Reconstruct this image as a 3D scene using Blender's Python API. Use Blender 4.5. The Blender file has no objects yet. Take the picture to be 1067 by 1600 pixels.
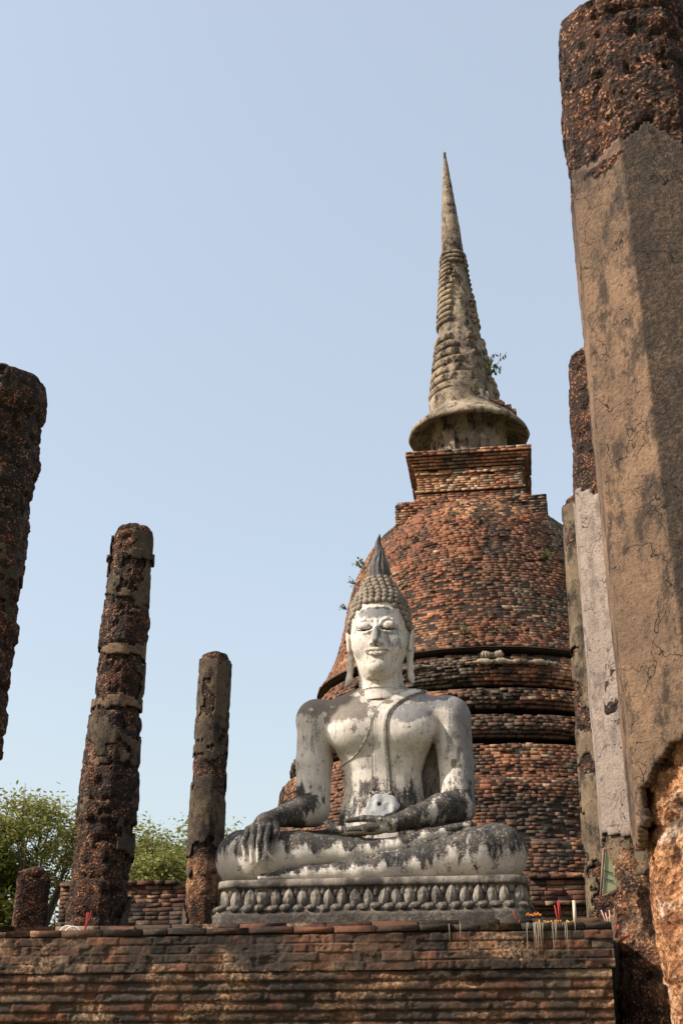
import bpy, bmesh, math, random
import numpy as np
from mathutils import Vector, Matrix, Quaternion
from mathutils.bvhtree import BVHTree
random.seed(7); RNG = np.random.default_rng(7)
SC = bpy.context.scene
COL = SC.collection
R = math.radians

# ------------------------------------------------------------------ camera, sky, sun, exposure
cd = bpy.data.cameras.new('camera'); cam = bpy.data.objects.new('camera', cd); COL.objects.link(cam)
cam.location = (0, 0, 1.6); cam.rotation_euler = (R(90 + 25), 0, R(8))
cd.sensor_fit = 'VERTICAL'; cd.sensor_height = 24; cd.lens = 24 * 1900 / 1600
cd.clip_start = 0.05; cd.clip_end = 3000
SC.camera = cam

SUN = Vector((-0.72, -0.32, 0.62)).normalized()
w = bpy.data.worlds.new('World'); SC.world = w; w.use_nodes = True
wn = w.node_tree; bg = wn.nodes['Background']
sky = wn.nodes.new('ShaderNodeTexSky'); sky.sky_type = 'NISHITA'; sky.sun_disc = False
sky.sun_elevation = math.asin(SUN.z); sky.sun_rotation = math.atan2(SUN.x, SUN.y)
sky.altitude = 0; sky.air_density = 1.5; sky.dust_density = 3.0; sky.ozone_density = 1.0
hz_ = wn.nodes.new('ShaderNodeMix'); hz_.data_type = 'RGBA'; hz_.inputs[0].default_value = .42   # pale milky air over the whole sky
wn.links.new(sky.outputs[0], hz_.inputs[6]); hz_.inputs[7].default_value = (4.1, 4.4, 4.8, 1)
wn.links.new(hz_.outputs[2], bg.inputs[0]); bg.inputs[1].default_value = 0.15
sl = bpy.data.lights.new('sun', 'SUN'); sl.energy = 5.4; sl.angle = R(0.53); sl.color = (1, 0.93, 0.84)
so = bpy.data.objects.new('sun', sl); COL.objects.link(so)
so.rotation_euler = SUN.to_track_quat('Z', 'Y').to_euler()
SC.view_settings.view_transform = 'Standard'; SC.view_settings.look = 'None'
SC.view_settings.exposure = 0.45; SC.view_settings.gamma = 1
SC.cycles.max_bounces = 6; SC.cycles.use_denoising = True

# ------------------------------------------------------------------ noise
def _h(i, j, k, s):
    n = (i * 374761393 + j * 668265263 + k * 2147483647 + s * 974634777) & 0xffffffff
    n = ((n ^ (n >> 13)) * 1274126177) & 0xffffffff
    n = ((n ^ (n >> 16)) * 2246822519) & 0xffffffff
    return ((n ^ (n >> 15)) & 0xffffff) / float(0xffffff)
def vnoise(P, s=0):
    P = np.asarray(P, float); I = np.floor(P).astype(np.int64); F = P - I; F = F * F * (3 - 2 * F)
    r = 0
    for a in (0, 1):
        for b in (0, 1):
            for c in (0, 1):
                wt = (F[..., 0] if a else 1 - F[..., 0]) * (F[..., 1] if b else 1 - F[..., 1]) * (F[..., 2] if c else 1 - F[..., 2])
                r = r + wt * _h(I[..., 0] + a, I[..., 1] + b, I[..., 2] + c, s)
    return r
def fbm(P, f=1.0, o=4, s=0):
    P = np.asarray(P, float) * f; t = 0; a = 1; n = 0
    for i in range(o):
        t = t + a * vnoise(P + 17.3 * i, s + i); n += a; a *= .5; P = P * 2.03
    return t / n
def sst(a, b, x):
    t = np.clip((x - a) / (b - a), 0, 1); return t * t * (3 - 2 * t)

# ------------------------------------------------------------------ objects
def tag(o, label=None, cat=None, group=None, kind=None):
    if label: o['label'] = label
    if cat: o['category'] = cat
    if group: o['group'] = group
    if kind: o['kind'] = kind
    return o
def empty(name, loc, label, cat, group=None):
    o = bpy.data.objects.new(name, None); COL.objects.link(o); o.location = loc
    o.empty_display_size = .1
    return tag(o, label, cat, group)
def mesh(name, V, F, m, parent=None, attrs=None, smooth=True, loc=None):
    me = bpy.data.meshes.new(name)
    V = np.asarray(V, np.float32)
    if isinstance(F, np.ndarray):
        n = F.shape[1]; nf = len(F)
        me.vertices.add(len(V)); me.vertices.foreach_set('co', V.ravel())
        me.loops.add(nf * n); me.loops.foreach_set('vertex_index', F.astype(np.int32).ravel())
        me.polygons.add(nf); me.polygons.foreach_set('loop_start', np.arange(0, nf * n, n, dtype=np.int32))
        me.polygons.foreach_set('loop_total', np.full(nf, n, np.int32))
        me.update(calc_edges=True); me.validate()
    else:
        me.from_pydata([tuple(map(float, v)) for v in V], [], F); me.update()
    if attrs:
        for k, a in attrs.items():
            a = np.asarray(a, np.float32)
            if a.ndim == 1:
                at = me.attributes.new(k, 'FLOAT', 'POINT'); at.data.foreach_set('value', a)
            else:
                at = me.attributes.new(k, 'FLOAT_VECTOR', 'POINT'); at.data.foreach_set('vector', a.ravel())
    if smooth: me.shade_smooth()
    me.materials.append(m)
    o = bpy.data.objects.new(name, me); COL.objects.link(o)
    if loc is not None: o.location = loc
    if parent: o.parent = parent
    return o
def copy_tree(o, parent=None):
    c = o.copy(); COL.objects.link(c)
    if parent: c.parent = parent
    for ch in list(o.children): copy_tree(ch, c)
    return c
def gridF(nu, nv, wrap=False):
    i = np.arange(nu if wrap else nu - 1); j = np.arange(nv - 1)
    I, J = np.meshgrid(i, j, indexing='ij'); I2 = (I + 1) % nu
    return np.stack([I * nv + J, I2 * nv + J, I2 * nv + J + 1, I * nv + J + 1], -1).reshape(-1, 4)
def join(parts):
    V = []; F = []; n = 0
    for v, f in parts:
        V.append(np.asarray(v, float)); F += [tuple(int(q) + n for q in t) for t in f]; n += len(v)
    return np.concatenate(V), F
def boxVF(x0, x1, y0, y1, z0, z1):
    V = [(x, y, z) for x in (x0, x1) for y in (y0, y1) for z in (z0, z1)]
    return V, [(0, 1, 3, 2), (4, 6, 7, 5), (0, 4, 5, 1), (2, 3, 7, 6), (0, 2, 6, 4), (1, 5, 7, 3)]
def tubeVF(pts, rad, n=8):
    pts = [Vector(p) for p in pts]
    if not hasattr(rad, '__len__'): rad = [rad] * len(pts)
    V = []; F = []; up = Vector((0, 0, 1)); prev = None
    for i, p in enumerate(pts):
        t = (pts[min(i + 1, len(pts) - 1)] - pts[max(i - 1, 0)]).normalized()
        a = prev if prev is not None else (up if abs(t.z) < .9 else Vector((1, 0, 0)))
        a = (a - t * a.dot(t)).normalized(); b = t.cross(a); prev = a
        for k in range(n):
            q = 2 * math.pi * k / n; V.append(p + (a * math.cos(q) + b * math.sin(q)) * rad[i])
    for i in range(len(pts) - 1):
        for k in range(n):
            k2 = (k + 1) % n; F.append((i * n + k, i * n + k2, (i + 1) * n + k2, (i + 1) * n + k))
    F.append(tuple(range(n))[::-1]); F.append(tuple((len(pts) - 1) * n + k for k in range(n)))
    return np.array([tuple(v) for v in V]), F

# ------------------------------------------------------------------ material helper
class M:
    def __init__(s, name, rough=.9):
        s.m = bpy.data.materials.new(name); s.m.use_nodes = True; s.nt = s.m.node_tree
        s.b = s.nt.nodes['Principled BSDF']; s.b.inputs['Roughness'].default_value = rough
        s.b.inputs['Specular IOR Level'].default_value = .2
        s.tc = s.n('ShaderNodeTexCoord').outputs['Object']
    def n(s, t, **k):
        x = s.nt.nodes.new(t)
        for a, v in k.items(): setattr(x, a, v)
        return x
    def set(s, sock, v):
        if isinstance(v, bpy.types.NodeSocket): s.nt.links.new(v, sock)
        elif isinstance(v, (tuple, list)) and len(v) == 3 and sock.type == 'RGBA': sock.default_value = (*v, 1)
        else: sock.default_value = v
    def noise(s, scale, detail=6, rough=.6, stretch=None, dist=0):
        x = s.n('ShaderNodeTexNoise'); x.inputs['Scale'].default_value = scale
        x.inputs['Detail'].default_value = detail; x.inputs['Roughness'].default_value = rough
        x.inputs['Distortion'].default_value = dist
        c = s.tc
        if stretch:
            mp = s.n('ShaderNodeMapping'); mp.inputs['Scale'].default_value = stretch; s.set(mp.inputs[0], c); c = mp.outputs[0]
        s.set(x.inputs['Vector'], c); return x.outputs['Fac']
    def voro(s, scale, feature='F1', out='Distance'):
        x = s.n('ShaderNodeTexVoronoi', feature=feature); x.inputs['Scale'].default_value = scale
        s.set(x.inputs['Vector'], s.tc); return x.outputs[out]
    def attr(s, name, out='Fac'):
        x = s.n('ShaderNodeAttribute', attribute_name=name); return x.outputs[out]
    def ramp(s, f, a, b, lo=0., hi=1.):
        x = s.n('ShaderNodeMapRange', interpolation_type='SMOOTHSTEP'); s.set(x.inputs[0], f)
        for i, v in zip((1, 2, 3, 4), (a, b, lo, hi)): x.inputs[i].default_value = v
        return x.outputs[0]
    def math(s, op, a, b=0.):
        x = s.n('ShaderNodeMath', operation=op); s.set(x.inputs[0], a); s.set(x.inputs[1], b); return x.outputs[0]
    def mix(s, f, a, b, mode='MIX'):
        x = s.n('ShaderNodeMix', data_type='RGBA', blend_type=mode)
        s.set(x.inputs[0], f); s.set(x.inputs[6], a); s.set(x.inputs[7], b); return x.outputs[2]
    def color(s, c): s.set(s.b.inputs['Base Color'], c); return s
    def bump(s, h, dist=.02, strength=1.):
        x = s.n('ShaderNodeBump'); x.inputs['Distance'].default_value = dist; x.inputs['Strength'].default_value = strength
        s.set(x.inputs['Height'], h); s.set(s.b.inputs['Normal'], x.outputs[0]); return s

def brick_mat(name, weather=.5, lift=1.0, sun_patches_algae=False):
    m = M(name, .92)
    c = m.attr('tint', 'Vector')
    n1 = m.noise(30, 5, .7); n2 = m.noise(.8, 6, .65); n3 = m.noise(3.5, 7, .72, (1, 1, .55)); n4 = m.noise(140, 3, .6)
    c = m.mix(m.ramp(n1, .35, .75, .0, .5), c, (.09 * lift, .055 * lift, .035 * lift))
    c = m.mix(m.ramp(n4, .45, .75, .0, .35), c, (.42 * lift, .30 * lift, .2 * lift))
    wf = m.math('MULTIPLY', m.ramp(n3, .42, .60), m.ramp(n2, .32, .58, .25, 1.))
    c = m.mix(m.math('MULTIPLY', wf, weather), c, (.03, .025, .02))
    if sun_patches_algae:    # sunlit patches painted in tan, and black algae, across bricks and joints alike
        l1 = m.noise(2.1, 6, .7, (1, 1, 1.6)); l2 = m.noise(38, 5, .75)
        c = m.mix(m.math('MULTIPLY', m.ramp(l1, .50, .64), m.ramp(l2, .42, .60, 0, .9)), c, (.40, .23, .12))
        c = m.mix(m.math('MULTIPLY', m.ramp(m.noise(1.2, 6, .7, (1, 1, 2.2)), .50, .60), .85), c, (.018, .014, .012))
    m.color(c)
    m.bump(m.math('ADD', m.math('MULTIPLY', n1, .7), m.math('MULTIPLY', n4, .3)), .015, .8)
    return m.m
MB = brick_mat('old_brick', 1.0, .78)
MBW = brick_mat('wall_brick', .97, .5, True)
MJW = None
MBH = brick_mat('harmika_brick', .25, 1.1)

def mortar_mat(name, a, b, c_):
    m = M(name, .95); n = m.noise(2.2, 7, .7); n2 = m.noise(22, 6, .7); n3 = m.noise(90, 3, .6)
    c = m.mix(m.ramp(n, .35, .65), a, b); c = m.mix(m.ramp(n2, .5, .72, 0, .8), c, c_)
    m.color(c).bump(m.math('ADD', n2, m.math('MULTIPLY', n3, .4)), .03, .9); return m.m
MM = mortar_mat('dark_mortar', (.022, .016, .012), (.045, .032, .024), (.09, .07, .05))
def sun_patched_mortar():
    m = M('sun_patched_wall_mortar', .95); n2 = m.noise(22, 6, .7); n3 = m.noise(90, 3, .6)
    c = m.mix(m.ramp(n2, .35, .68), (.045, .032, .023), (.12, .07, .043))
    l1 = m.noise(2.1, 6, .7, (1, 1, 1.6)); l2 = m.noise(38, 5, .75)
    c = m.mix(m.math('MULTIPLY', m.ramp(l1, .50, .64), m.ramp(l2, .42, .60, 0, .9)), c, (.40, .23, .12))  # same sunlit patches painted into the mortar colour
    c = m.mix(m.math('MULTIPLY', m.ramp(m.noise(1.2, 6, .7, (1, 1, 2.2)), .50, .60), .85), c, (.018, .014, .012))
    m.color(c).bump(m.math('ADD', n2, m.math('MULTIPLY', n3, .4)), .02, .9); return m.m
MCW = sun_patched_mortar()
MMW = mortar_mat('weathered_wall_mortar', (.035, .026, .019), (.075, .05, .034), (.17, .12, .08))

def laterite_mat(name, hot=.5, red=(.17, .055, .022)):
    # the attribute 'hot' marks freshly broken rust-coloured stone
    m = M(name, .95)
    n1 = m.noise(1.3, 6, .65); n2 = m.noise(9, 7, .7); v1 = m.voro(34); n3 = m.noise(60, 4, .7); v2 = m.voro(70, out='Color')
    c = m.mix(m.ramp(n2, .36, .66), (.02, .015, .012), red)
    c = m.mix(m.ramp(n1, .40, .62, 0., .85), c, (.028, .021, .018))
    sep = m.n('ShaderNodeSeparateColor'); m.set(sep.inputs[0], v2)
    speck = m.math('MULTIPLY', m.ramp(sep.outputs[0], .86 - .25 * hot, .9 - .2 * hot), m.ramp(n2, .42, .6))
    c = m.mix(m.math('MULTIPLY', speck, .75), c, (.42, .22, .12))
    c = m.mix(m.math('MULTIPLY', m.attr('hot'), m.ramp(n3, .35, .6, .35, 1.)), c, m.mix(m.ramp(n2, .4, .62), (.22, .085, .035), (.60, .30, .14)))
    c = m.mix(m.math('MULTIPLY', m.attr('hot'), m.ramp(m.noise(5, 6, .75), .56, .66, 0, .8)), c, (.62, .47, .34))
    c = m.mix(m.attr('cav'), c, (.012, .008, .006))
    m.color(c)
    h = m.math('ADD', m.math('MULTIPLY', n2, .9), m.math('ADD', m.math('MULTIPLY', v1, .8), m.math('MULTIPLY', n3, .5)))
    m.bump(h, .035, 1.); return m.m
ML = laterite_mat('dark_laterite', .3, (.085, .032, .016))
ML2 = laterite_mat('rust_laterite', .5, (.10, .038, .018))
def plaster_mat(name, light, mid, dark, amt=.5):
    m = M(name, .9)
    n1 = m.noise(1.6, 7, .7); n2 = m.noise(6, 8, .75, (1, 1, .5)); n3 = m.noise(45, 5, .7); n4 = m.noise(16, 5, .7)
    c = m.mix(m.ramp(n1, .35, .65), light, mid)
    c = m.mix(m.math('MULTIPLY', m.ramp(n2, .47, .62), amt), c, dark)
    c = m.mix(m.ramp(n4, .60, .68, 0, .8), c, dark)
    c = m.mix(m.ramp(n3, .35, .75, 0, .35), c, mid, 'MULTIPLY')
    vo = m.voro(2.3, 'DISTANCE_TO_EDGE'); 
    wv = m.n('ShaderNodeTexVoronoi', feature='DISTANCE_TO_EDGE'); wv.inputs['Scale'].default_value = 1.7
    mx = m.n('ShaderNodeVectorMath', operation='ADD'); m.set(mx.inputs[0], m.tc)
    nn = m.n('ShaderNodeTexNoise'); nn.inputs['Scale'].default_value = 3; nn.inputs['Detail'].default_value = 6; m.set(nn.inputs['Vector'], m.tc)
    m.set(mx.inputs[1], nn.outputs['Color']); m.set(wv.inputs['Vector'], mx.outputs[0])
    crack = m.math('MULTIPLY', m.ramp(wv.outputs['Distance'], .0, .008, 1., 0.), m.ramp(n1, .42, .56))
    c = m.mix(m.math('MULTIPLY', m.attr('grime'), m.ramp(n3, .3, .62, .45, 1.)), c, (.05, .038, .03))
    c = m.mix(crack, c, (.02, .015, .01))
    m.color(c)
    pt = m.ramp(m.voro(26), .08, .2); c2_ = m.noise(24, 5, .75); m.color(m.mix(m.math('MULTIPLY', m.ramp(c2_, .58, .66), .7), c, dark))
    h = m.math('SUBTRACT', m.math('ADD', m.math('MULTIPLY', n3, .9), m.math('MULTIPLY', n4, .6)), crack)
    m.bump(h, .022, 1.); return m.m
MP1 = plaster_mat('tan_plaster', (.265, .162, .098), (.155, .098, .062), (.045, .033, .025), .9)
MP2 = plaster_mat('pink_grey_plaster', (.35, .275, .225), (.26, .205, .17), (.07, .05, .04), .5)
MP3 = plaster_mat('mossy_plaster', (.23, .165, .10), (.12, .085, .055), (.028, .022, .016), .95)
MP4 = plaster_mat('dark_column_plaster', (.13, .09, .055), (.055, .04, .028), (.018, .014, .011), .95)
MSP = plaster_mat('spire_stucco', (.38, .295, .205), (.15, .11, .078), (.022, .018, .015), .95)

def simple(name, col, rough=.6, metal=0., spec=.3):
    m = M(name, rough); m.b.inputs['Metallic'].default_value = metal; m.b.inputs['Specular IOR Level'].default_value = spec
    n = m.noise(25, 5, .6); m.color(m.mix(m.ramp(n, .3, .7, 0, .35), col, tuple(c * .55 for c in col)))
    m.bump(n, .002, .4); return m.m
def leaf_mat(name, a, b):
    m = M(name, .7); n = m.noise(.9, 4, .6); c = m.mix(m.ramp(n, .35, .65), a, b)
    c = m.mix(m.ramp(m.attr('tint1'), 0, 1, 0, .6), c, (.20, .17, .03))
    m.color(c); t = m.n('ShaderNodeBsdfTranslucent'); m.set(t.inputs[0], c)
    mx = m.n('ShaderNodeMixShader'); mx.inputs[0].default_value = .35
    m.nt.links.new(m.b.outputs[0], mx.inputs[1]); m.nt.links.new(t.outputs[0], mx.inputs[2])
    m.nt.links.new(mx.outputs[0], m.nt.nodes['Material Output'].inputs[0]); return m.m
MLF = leaf_mat('tree_leaves', (.28, .28, .05), (.16, .18, .035))
MLF2 = leaf_mat('sparse_tree_leaves', (.28, .28, .09), (.18, .20, .06))
MBK = simple('bark', (.10, .075, .05), .9)

# ------------------------------------------------------------------ bricks
def tints(n, pal, wts, j=.25, P=None):
    idx = RNG.choice(len(pal), n, p=np.array(wts) / sum(wts)); c = np.array(pal)[idx]
    return c * (1 + j * (RNG.random((n, 1)) - .5) * 2)
PAL = [(.285, .110, .054), (.22, .082, .042), (.36, .175, .088), (.15, .060, .036), (.17, .12, .085), (.06, .042, .03), (.42, .28, .17)]
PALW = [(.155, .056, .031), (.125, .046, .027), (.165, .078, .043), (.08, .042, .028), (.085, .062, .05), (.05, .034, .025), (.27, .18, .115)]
def ctints(P, pal, wts, f=.8, seed=0):
    # neighbouring bricks come from the same kiln load: palette index follows a slow noise plus a little scatter
    n = len(P); q = fbm(P, f, 4, 40 + seed); q = np.argsort(np.argsort(q + RNG.normal(0, .035, n))) / max(1, n - 1)
    cum = np.cumsum(np.array(wts) / sum(wts)); i = np.clip(np.searchsorted(cum, q), 0, len(pal) - 1)
    odd = RNG.random(n) < .07; i = np.where(odd, RNG.integers(0, len(pal), n), i)
    return np.array(pal)[i] * (1 + .15 * (RNG.random((n, 1)) - .5) * 2)
def bricks(name, C, T, Nn, L, Hh, D, tint, m, parent, jit=.004):
    # C centre of outer face, T tangent, Nn outward normal; each brick is a worn box
    n = len(C); Z = np.array([0, 0, 1.])
    V = np.zeros((n, 12, 3)); b = .10
    sg = [(-1, -1, 0), (1, -1, 0), (1, 1, 0), (-1, 1, 0)]
    for k, (a, c, _) in enumerate(sg):
        V[:, k] = C + T * (a * L / 2 * .985)[:, None] + Z * (c * Hh / 2 * .96)[:, None]
        V[:, 4 + k] = C - Nn * (.005) + T * (a * L / 2)[:, None] + Z * (c * Hh / 2)[:, None]
        V[:, 8 + k] = C - Nn * D[:, None] + T * (a * L / 2)[:, None] + Z * (c * Hh / 2)[:, None]
    V[:, :8] += RNG.normal(0, jit * .7, (n, 8, 3))
    tw = RNG.normal(0, .014, n); V[:, :8] += Nn[:, None] * (((V[:, :8] - C[:, None]) * T[:, None]).sum(-1) * tw[:, None])[..., None]
    V[:, [2, 3, 6, 7]] -= Nn[:, None] * RNG.uniform(-.003, .003, n)[:, None, None]
    f = [(0, 1, 2, 3)]
    for k in range(4):
        k2 = (k + 1) % 4; f += [(4 + k, 4 + k2, k2, k), (8 + k, 8 + k2, 4 + k2, 4 + k)]
    F = (np.arange(n)[:, None, None] * 12 + np.array(f)[None]).reshape(-1, 4)
    if name is None: return V.reshape(-1, 3), F, np.repeat(tint, 12, 0)
    return mesh(name, V.reshape(-1, 3), F, m, parent, {'tint': np.repeat(tint, 12, 0)}, smooth=False)
def merged(name, packs, m, parent=None):
    V = []; F = []; T = []; n = 0
    for v, f, t in packs: V.append(v); F.append(f + n); T.append(t); n += len(v)
    return mesh(name, np.concatenate(V), np.concatenate(F), m, parent, {'tint': np.concatenate(T)}, smooth=False)
def ring_bricks(name, cx, cy, rz, z0, z1, m, parent, course=.062, bl=.165, a0=-math.pi * 1.12, a1=math.pi * .12, miss=.05, jr=.0045, pal=PAL, wts=(7, 6, 3, 3.5, 1.6, 1.6, .4), seed=0):
    C = []; T = []; Nn = []; L = []
    z = z0 + course / 2
    while z < z1:
        r = rz(z); nb = max(8, int(2 * math.pi * r / bl)); da = 2 * math.pi / nb; off = RNG.random() * da
        a = a0 + off
        while a < a1:
            l = da * RNG.uniform(.62, 1.25)
            C.append((a + l / 2, z, r)); L.append(l * r - .007); a += l
        z += course
    C = np.array(C); A = C[:, 0]; L = np.array(L)
    N_ = np.stack([np.cos(A), np.sin(A), 0 * A], 1); T_ = np.stack([-np.sin(A), np.cos(A), 0 * A], 1)
    P = np.stack([cx + C[:, 2] * N_[:, 0], cy + C[:, 2] * N_[:, 1], C[:, 1]], 1)
    er = fbm(P, 1.1, 4, 5 + seed)
    keep = RNG.random(len(P)) > miss * (.3 + 5 * sst(.52, .7, er))
    P += N_ * (RNG.normal(0, jr, len(P)) - .02 * sst(.5, .75, er))[:, None]; P[:, 2] += RNG.normal(0, .004, len(P)) + .012 * (vnoise(P * [2, 2, .3], 3) - .5)
    ordr = [2, 6, 0, 1, 3, 5, 4]; t = ctints(P, [pal[k] for k in ordr], [wts[k] for k in ordr], .7, seed); grey = sst(.50, .66, fbm(P, .55, 4, 9 + seed))[:, None]
    t = t * (1 - .45 * grey) + np.array([.07, .054, .042]) * .45 * grey
    k = keep
    return bricks(name, P[k], T_[k], N_[k], np.maximum(L[k], .05), np.full(k.sum(), course - .005) * RNG.uniform(.94, 1.03, k.sum()), np.full(k.sum(), .1), t[k], m, parent)
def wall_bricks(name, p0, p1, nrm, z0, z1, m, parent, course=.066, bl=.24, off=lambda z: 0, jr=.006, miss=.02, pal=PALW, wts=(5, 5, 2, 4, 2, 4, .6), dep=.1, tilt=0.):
    p0 = np.array(p0, float); p1 = np.array(p1, float); Ln = np.linalg.norm(p1 - p0); t = (p1 - p0) / Ln; nrm = np.array(nrm, float)
    C = []; L = []; z = z0 + course / 2
    while z < z1:
        s = -RNG.random() * bl
        while s < Ln - .02:
            l = bl * RNG.uniform(.7, 1.3); a = max(s, 0); b = min(s + l, Ln)
            if b - a > .04:
                q = p0 + t * (a + b) / 2 + nrm * off(z); C.append((q[0], q[1], z)); L.append(b - a - .008)
            s += l
        z += course
    C = np.array(C); L = np.array(L); n = len(C)
    keep = RNG.random(n) > miss
    C += np.concatenate([nrm, [0]])[None] * RNG.normal(0, jr, (n, 1)); C[:, 2] += RNG.normal(0, .002, n)
    N_ = np.tile(np.concatenate([nrm, [0]]), (n, 1)); T_ = np.tile(np.concatenate([t, [0]]), (n, 1))
    return bricks(name, C[keep], T_[keep], N_[keep], L[keep], np.full(n, course - .01)[keep] * RNG.uniform(.95, 1.04, keep.sum()), np.full(keep.sum(), dep), (ctints(C, [pal[k] for k in (2, 6, 0, 1, 3, 5, 4)], [wts[k] for k in (2, 6, 0, 1, 3, 5, 4)], 1.3)[keep]), m, parent)
def lathe(name, cx, cy, prof, m, parent, nseg=160, rough=0., attrs=False, lean=None, seed=0, freq=6., sub=.04):
    # prof: list of (r, z); resampled along its length
    P = []
    for (r0, z0), (r1, z1) in zip(prof[:-1], prof[1:]):
        k = max(1, int(math.hypot(r1 - r0, z1 - z0) / sub))
        for i in range(k): P.append((r0 + (r1 - r0) * i / k, z0 + (z1 - z0) * i / k))
    P.append(prof[-1]); P = np.array(P); a = np.linspace(0, 2 * math.pi, nseg, endpoint=False)
    r = P[:, 0][None]; z = np.repeat(P[:, 1][None], nseg, 0)
    X = np.cos(a)[:, None] * r; Y = np.sin(a)[:, None] * r
    Q = np.stack([X, Y, z], -1)
    if rough:
        d = (fbm(Q, freq, 5, seed) - .5) * 2 * rough
        Q[..., 0] += np.cos(a)[:, None] * d; Q[..., 1] += np.sin(a)[:, None] * d; Q[..., 2] += d * .3
    if lean: Q[..., 0] += lean(Q[..., 2])
    Q[..., 0] += cx; Q[..., 1] += cy
    return mesh(name, Q.reshape(-1, 3), gridF(nseg, len(P), True), m, parent)

# ------------------------------------------------------------------ ground
g = M('dry_grass_ground', .95); n = g.noise(.4, 6, .6); n2 = g.noise(14, 5, .7)
g.color(g.mix(g.ramp(n, .4, .6), (.16, .13, .07), g.mix(g.ramp(n2, .4, .6), (.07, .09, .03), (.2, .16, .1)))).bump(n2, .03, .6)
gv = [(-900, -900, 0), (900, -900, 0), (900, 900, 0), (-900, 900, 0)]
tag(mesh('ground', gv, [(0, 1, 2, 3)], g.m, smooth=False), kind='structure')

# ------------------------------------------------------------------ brick platform in front
plat = empty('brick_platform', (-3, 9.6, 0), 'long low stepped wall of weathered dark red brick across the foreground under the white statue', 'wall')
def rel(o, root):
    o.parent = root; o.matrix_parent_inverse = Matrix.Translation(-Vector(root.location)); return o
X0, X1 = -7.2, .66
def corb(z):                      # corbelled courses draw back below the cap
    return -.035 - .018 * (2.335 - z) / .068 * .9
def sheet(name, x0, x1, y, z0, z1, m, parent, amp=.014, yoff=None, step=.022, seed=1):
    nx = int((x1 - x0) / step); nz = max(3, int((z1 - z0) / step)); X, Z = np.meshgrid(np.linspace(x0, x1, nx), np.linspace(z0, z1, nz), indexing='ij')
    Y = np.full_like(X, y); Q = np.stack([X, Y, Z], -1)
    Q[..., 1] += -(fbm(Q, 9, 4, seed) - .5) * 2 * amp
    if yoff is not None: Q[..., 1] += yoff(Z)
    return mesh(name, Q.reshape(-1, 3), gridF(nx, nz), m, parent)
P0 = None
def worn_face(name, x0, x1, z0, z1, course, bl, yf_, bulge, joint, seed):
    # one eroded surface: courses, partly filled joints, chipped and sun-patched bricks
    rg = np.random.default_rng(seed); xs = np.arange(x0, x1 + .001, .0095); zs = np.arange(z0, z1 + .0001, .0055)
    X, Z = np.meshgrid(xs, zs, indexing='ij'); nC = int((z1 - z0) / course) + 2; ci = np.clip(((Z - z0) / course + (fbm(np.stack([X, 0 * X, 0 * X], -1), 1.2, 3, seed) - .5) * .12).astype(int), 0, nC - 1)
    tz = ((Z - z0) / course) - ci; dX = np.full_like(X, 9.); bo = np.zeros_like(X); T = np.zeros(X.shape + (3,))
    pal = np.array(PALW)
    for c in range(nC):
        e = [x0 - .3]
        while e[-1] < x1 + .3: e.append(e[-1] + bl * rg.uniform(.65, 1.3))
        e = np.array(e); m_ = ci == c; k = np.searchsorted(e, X[m_]); k = np.clip(k, 1, len(e) - 1)
        dX[m_] = np.minimum(X[m_] - e[k - 1], e[k] - X[m_]); off_ = rg.normal(0, .0035, len(e) + 1); bo[m_] = off_[k]
        ti = rg.choice(7, len(e) + 1, p=[.27, .22, .12, .18, .07, .11, .03]); T[m_] = (pal[ti] * rg.uniform(.85, 1.15, (len(ti), 1)))[k]
    P = np.stack([X, 0 * X, Z], -1); fill = sst(.42, .60, fbm(P, 3.1, 4, seed + 1)); er = fbm(P, 6.5, 4, seed + 2) - .5; fine = fbm(P, 34, 4, seed + 3) - .5; chip = sst(.60, .72, fbm(P, 12, 4, seed + 4))
    dz = np.minimum(tz, 1 - tz) * course
    g = np.maximum(np.exp(-(dX / .007) ** 2), np.exp(-(dz / .006) ** 2)) * (1 - .85 * fill)
    out = bo + er * .022 + fine * .009 - g * joint - chip * .012 + bulge * np.sqrt(np.clip(1 - (2 * tz - 1) ** 2, 0, 1))
    Y = 9.6 + yf_(ci, nC) - out
    mort = np.array([.075, .05, .034]); w_ = np.clip(np.maximum(g, fill * .45), 0, 1)[..., None]; T = T * (1 - w_) + mort * w_
    return mesh(name, np.stack([X, Y, Z], -1).reshape(-1, 3), gridF(len(xs), len(zs)), MBW, None, {'tint': T.reshape(-1, 3)}, smooth=False)
XV = -5.6
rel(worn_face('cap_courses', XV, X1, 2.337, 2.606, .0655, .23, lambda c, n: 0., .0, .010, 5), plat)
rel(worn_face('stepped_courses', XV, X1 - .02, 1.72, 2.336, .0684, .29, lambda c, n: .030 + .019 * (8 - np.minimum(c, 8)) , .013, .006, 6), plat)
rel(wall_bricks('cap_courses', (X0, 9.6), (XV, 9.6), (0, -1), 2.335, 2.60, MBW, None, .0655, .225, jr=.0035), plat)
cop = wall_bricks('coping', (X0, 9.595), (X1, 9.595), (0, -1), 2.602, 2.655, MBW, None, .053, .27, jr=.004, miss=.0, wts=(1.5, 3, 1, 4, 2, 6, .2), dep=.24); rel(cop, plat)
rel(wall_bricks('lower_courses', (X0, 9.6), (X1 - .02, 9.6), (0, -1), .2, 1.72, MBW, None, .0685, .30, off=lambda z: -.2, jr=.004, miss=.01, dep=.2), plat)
core = [boxVF(X0, X1 - .02, 9.66, 24, 2.33, 2.64), boxVF(X0 + .02, X1 - .08, 9.86, 24, 0, 2.33),
        boxVF(X1 - .02, 6, 11.6, 24, 0, 2.7)]
rel(mesh('rubble_core', *join(core), MM, smooth=False), plat)
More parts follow.
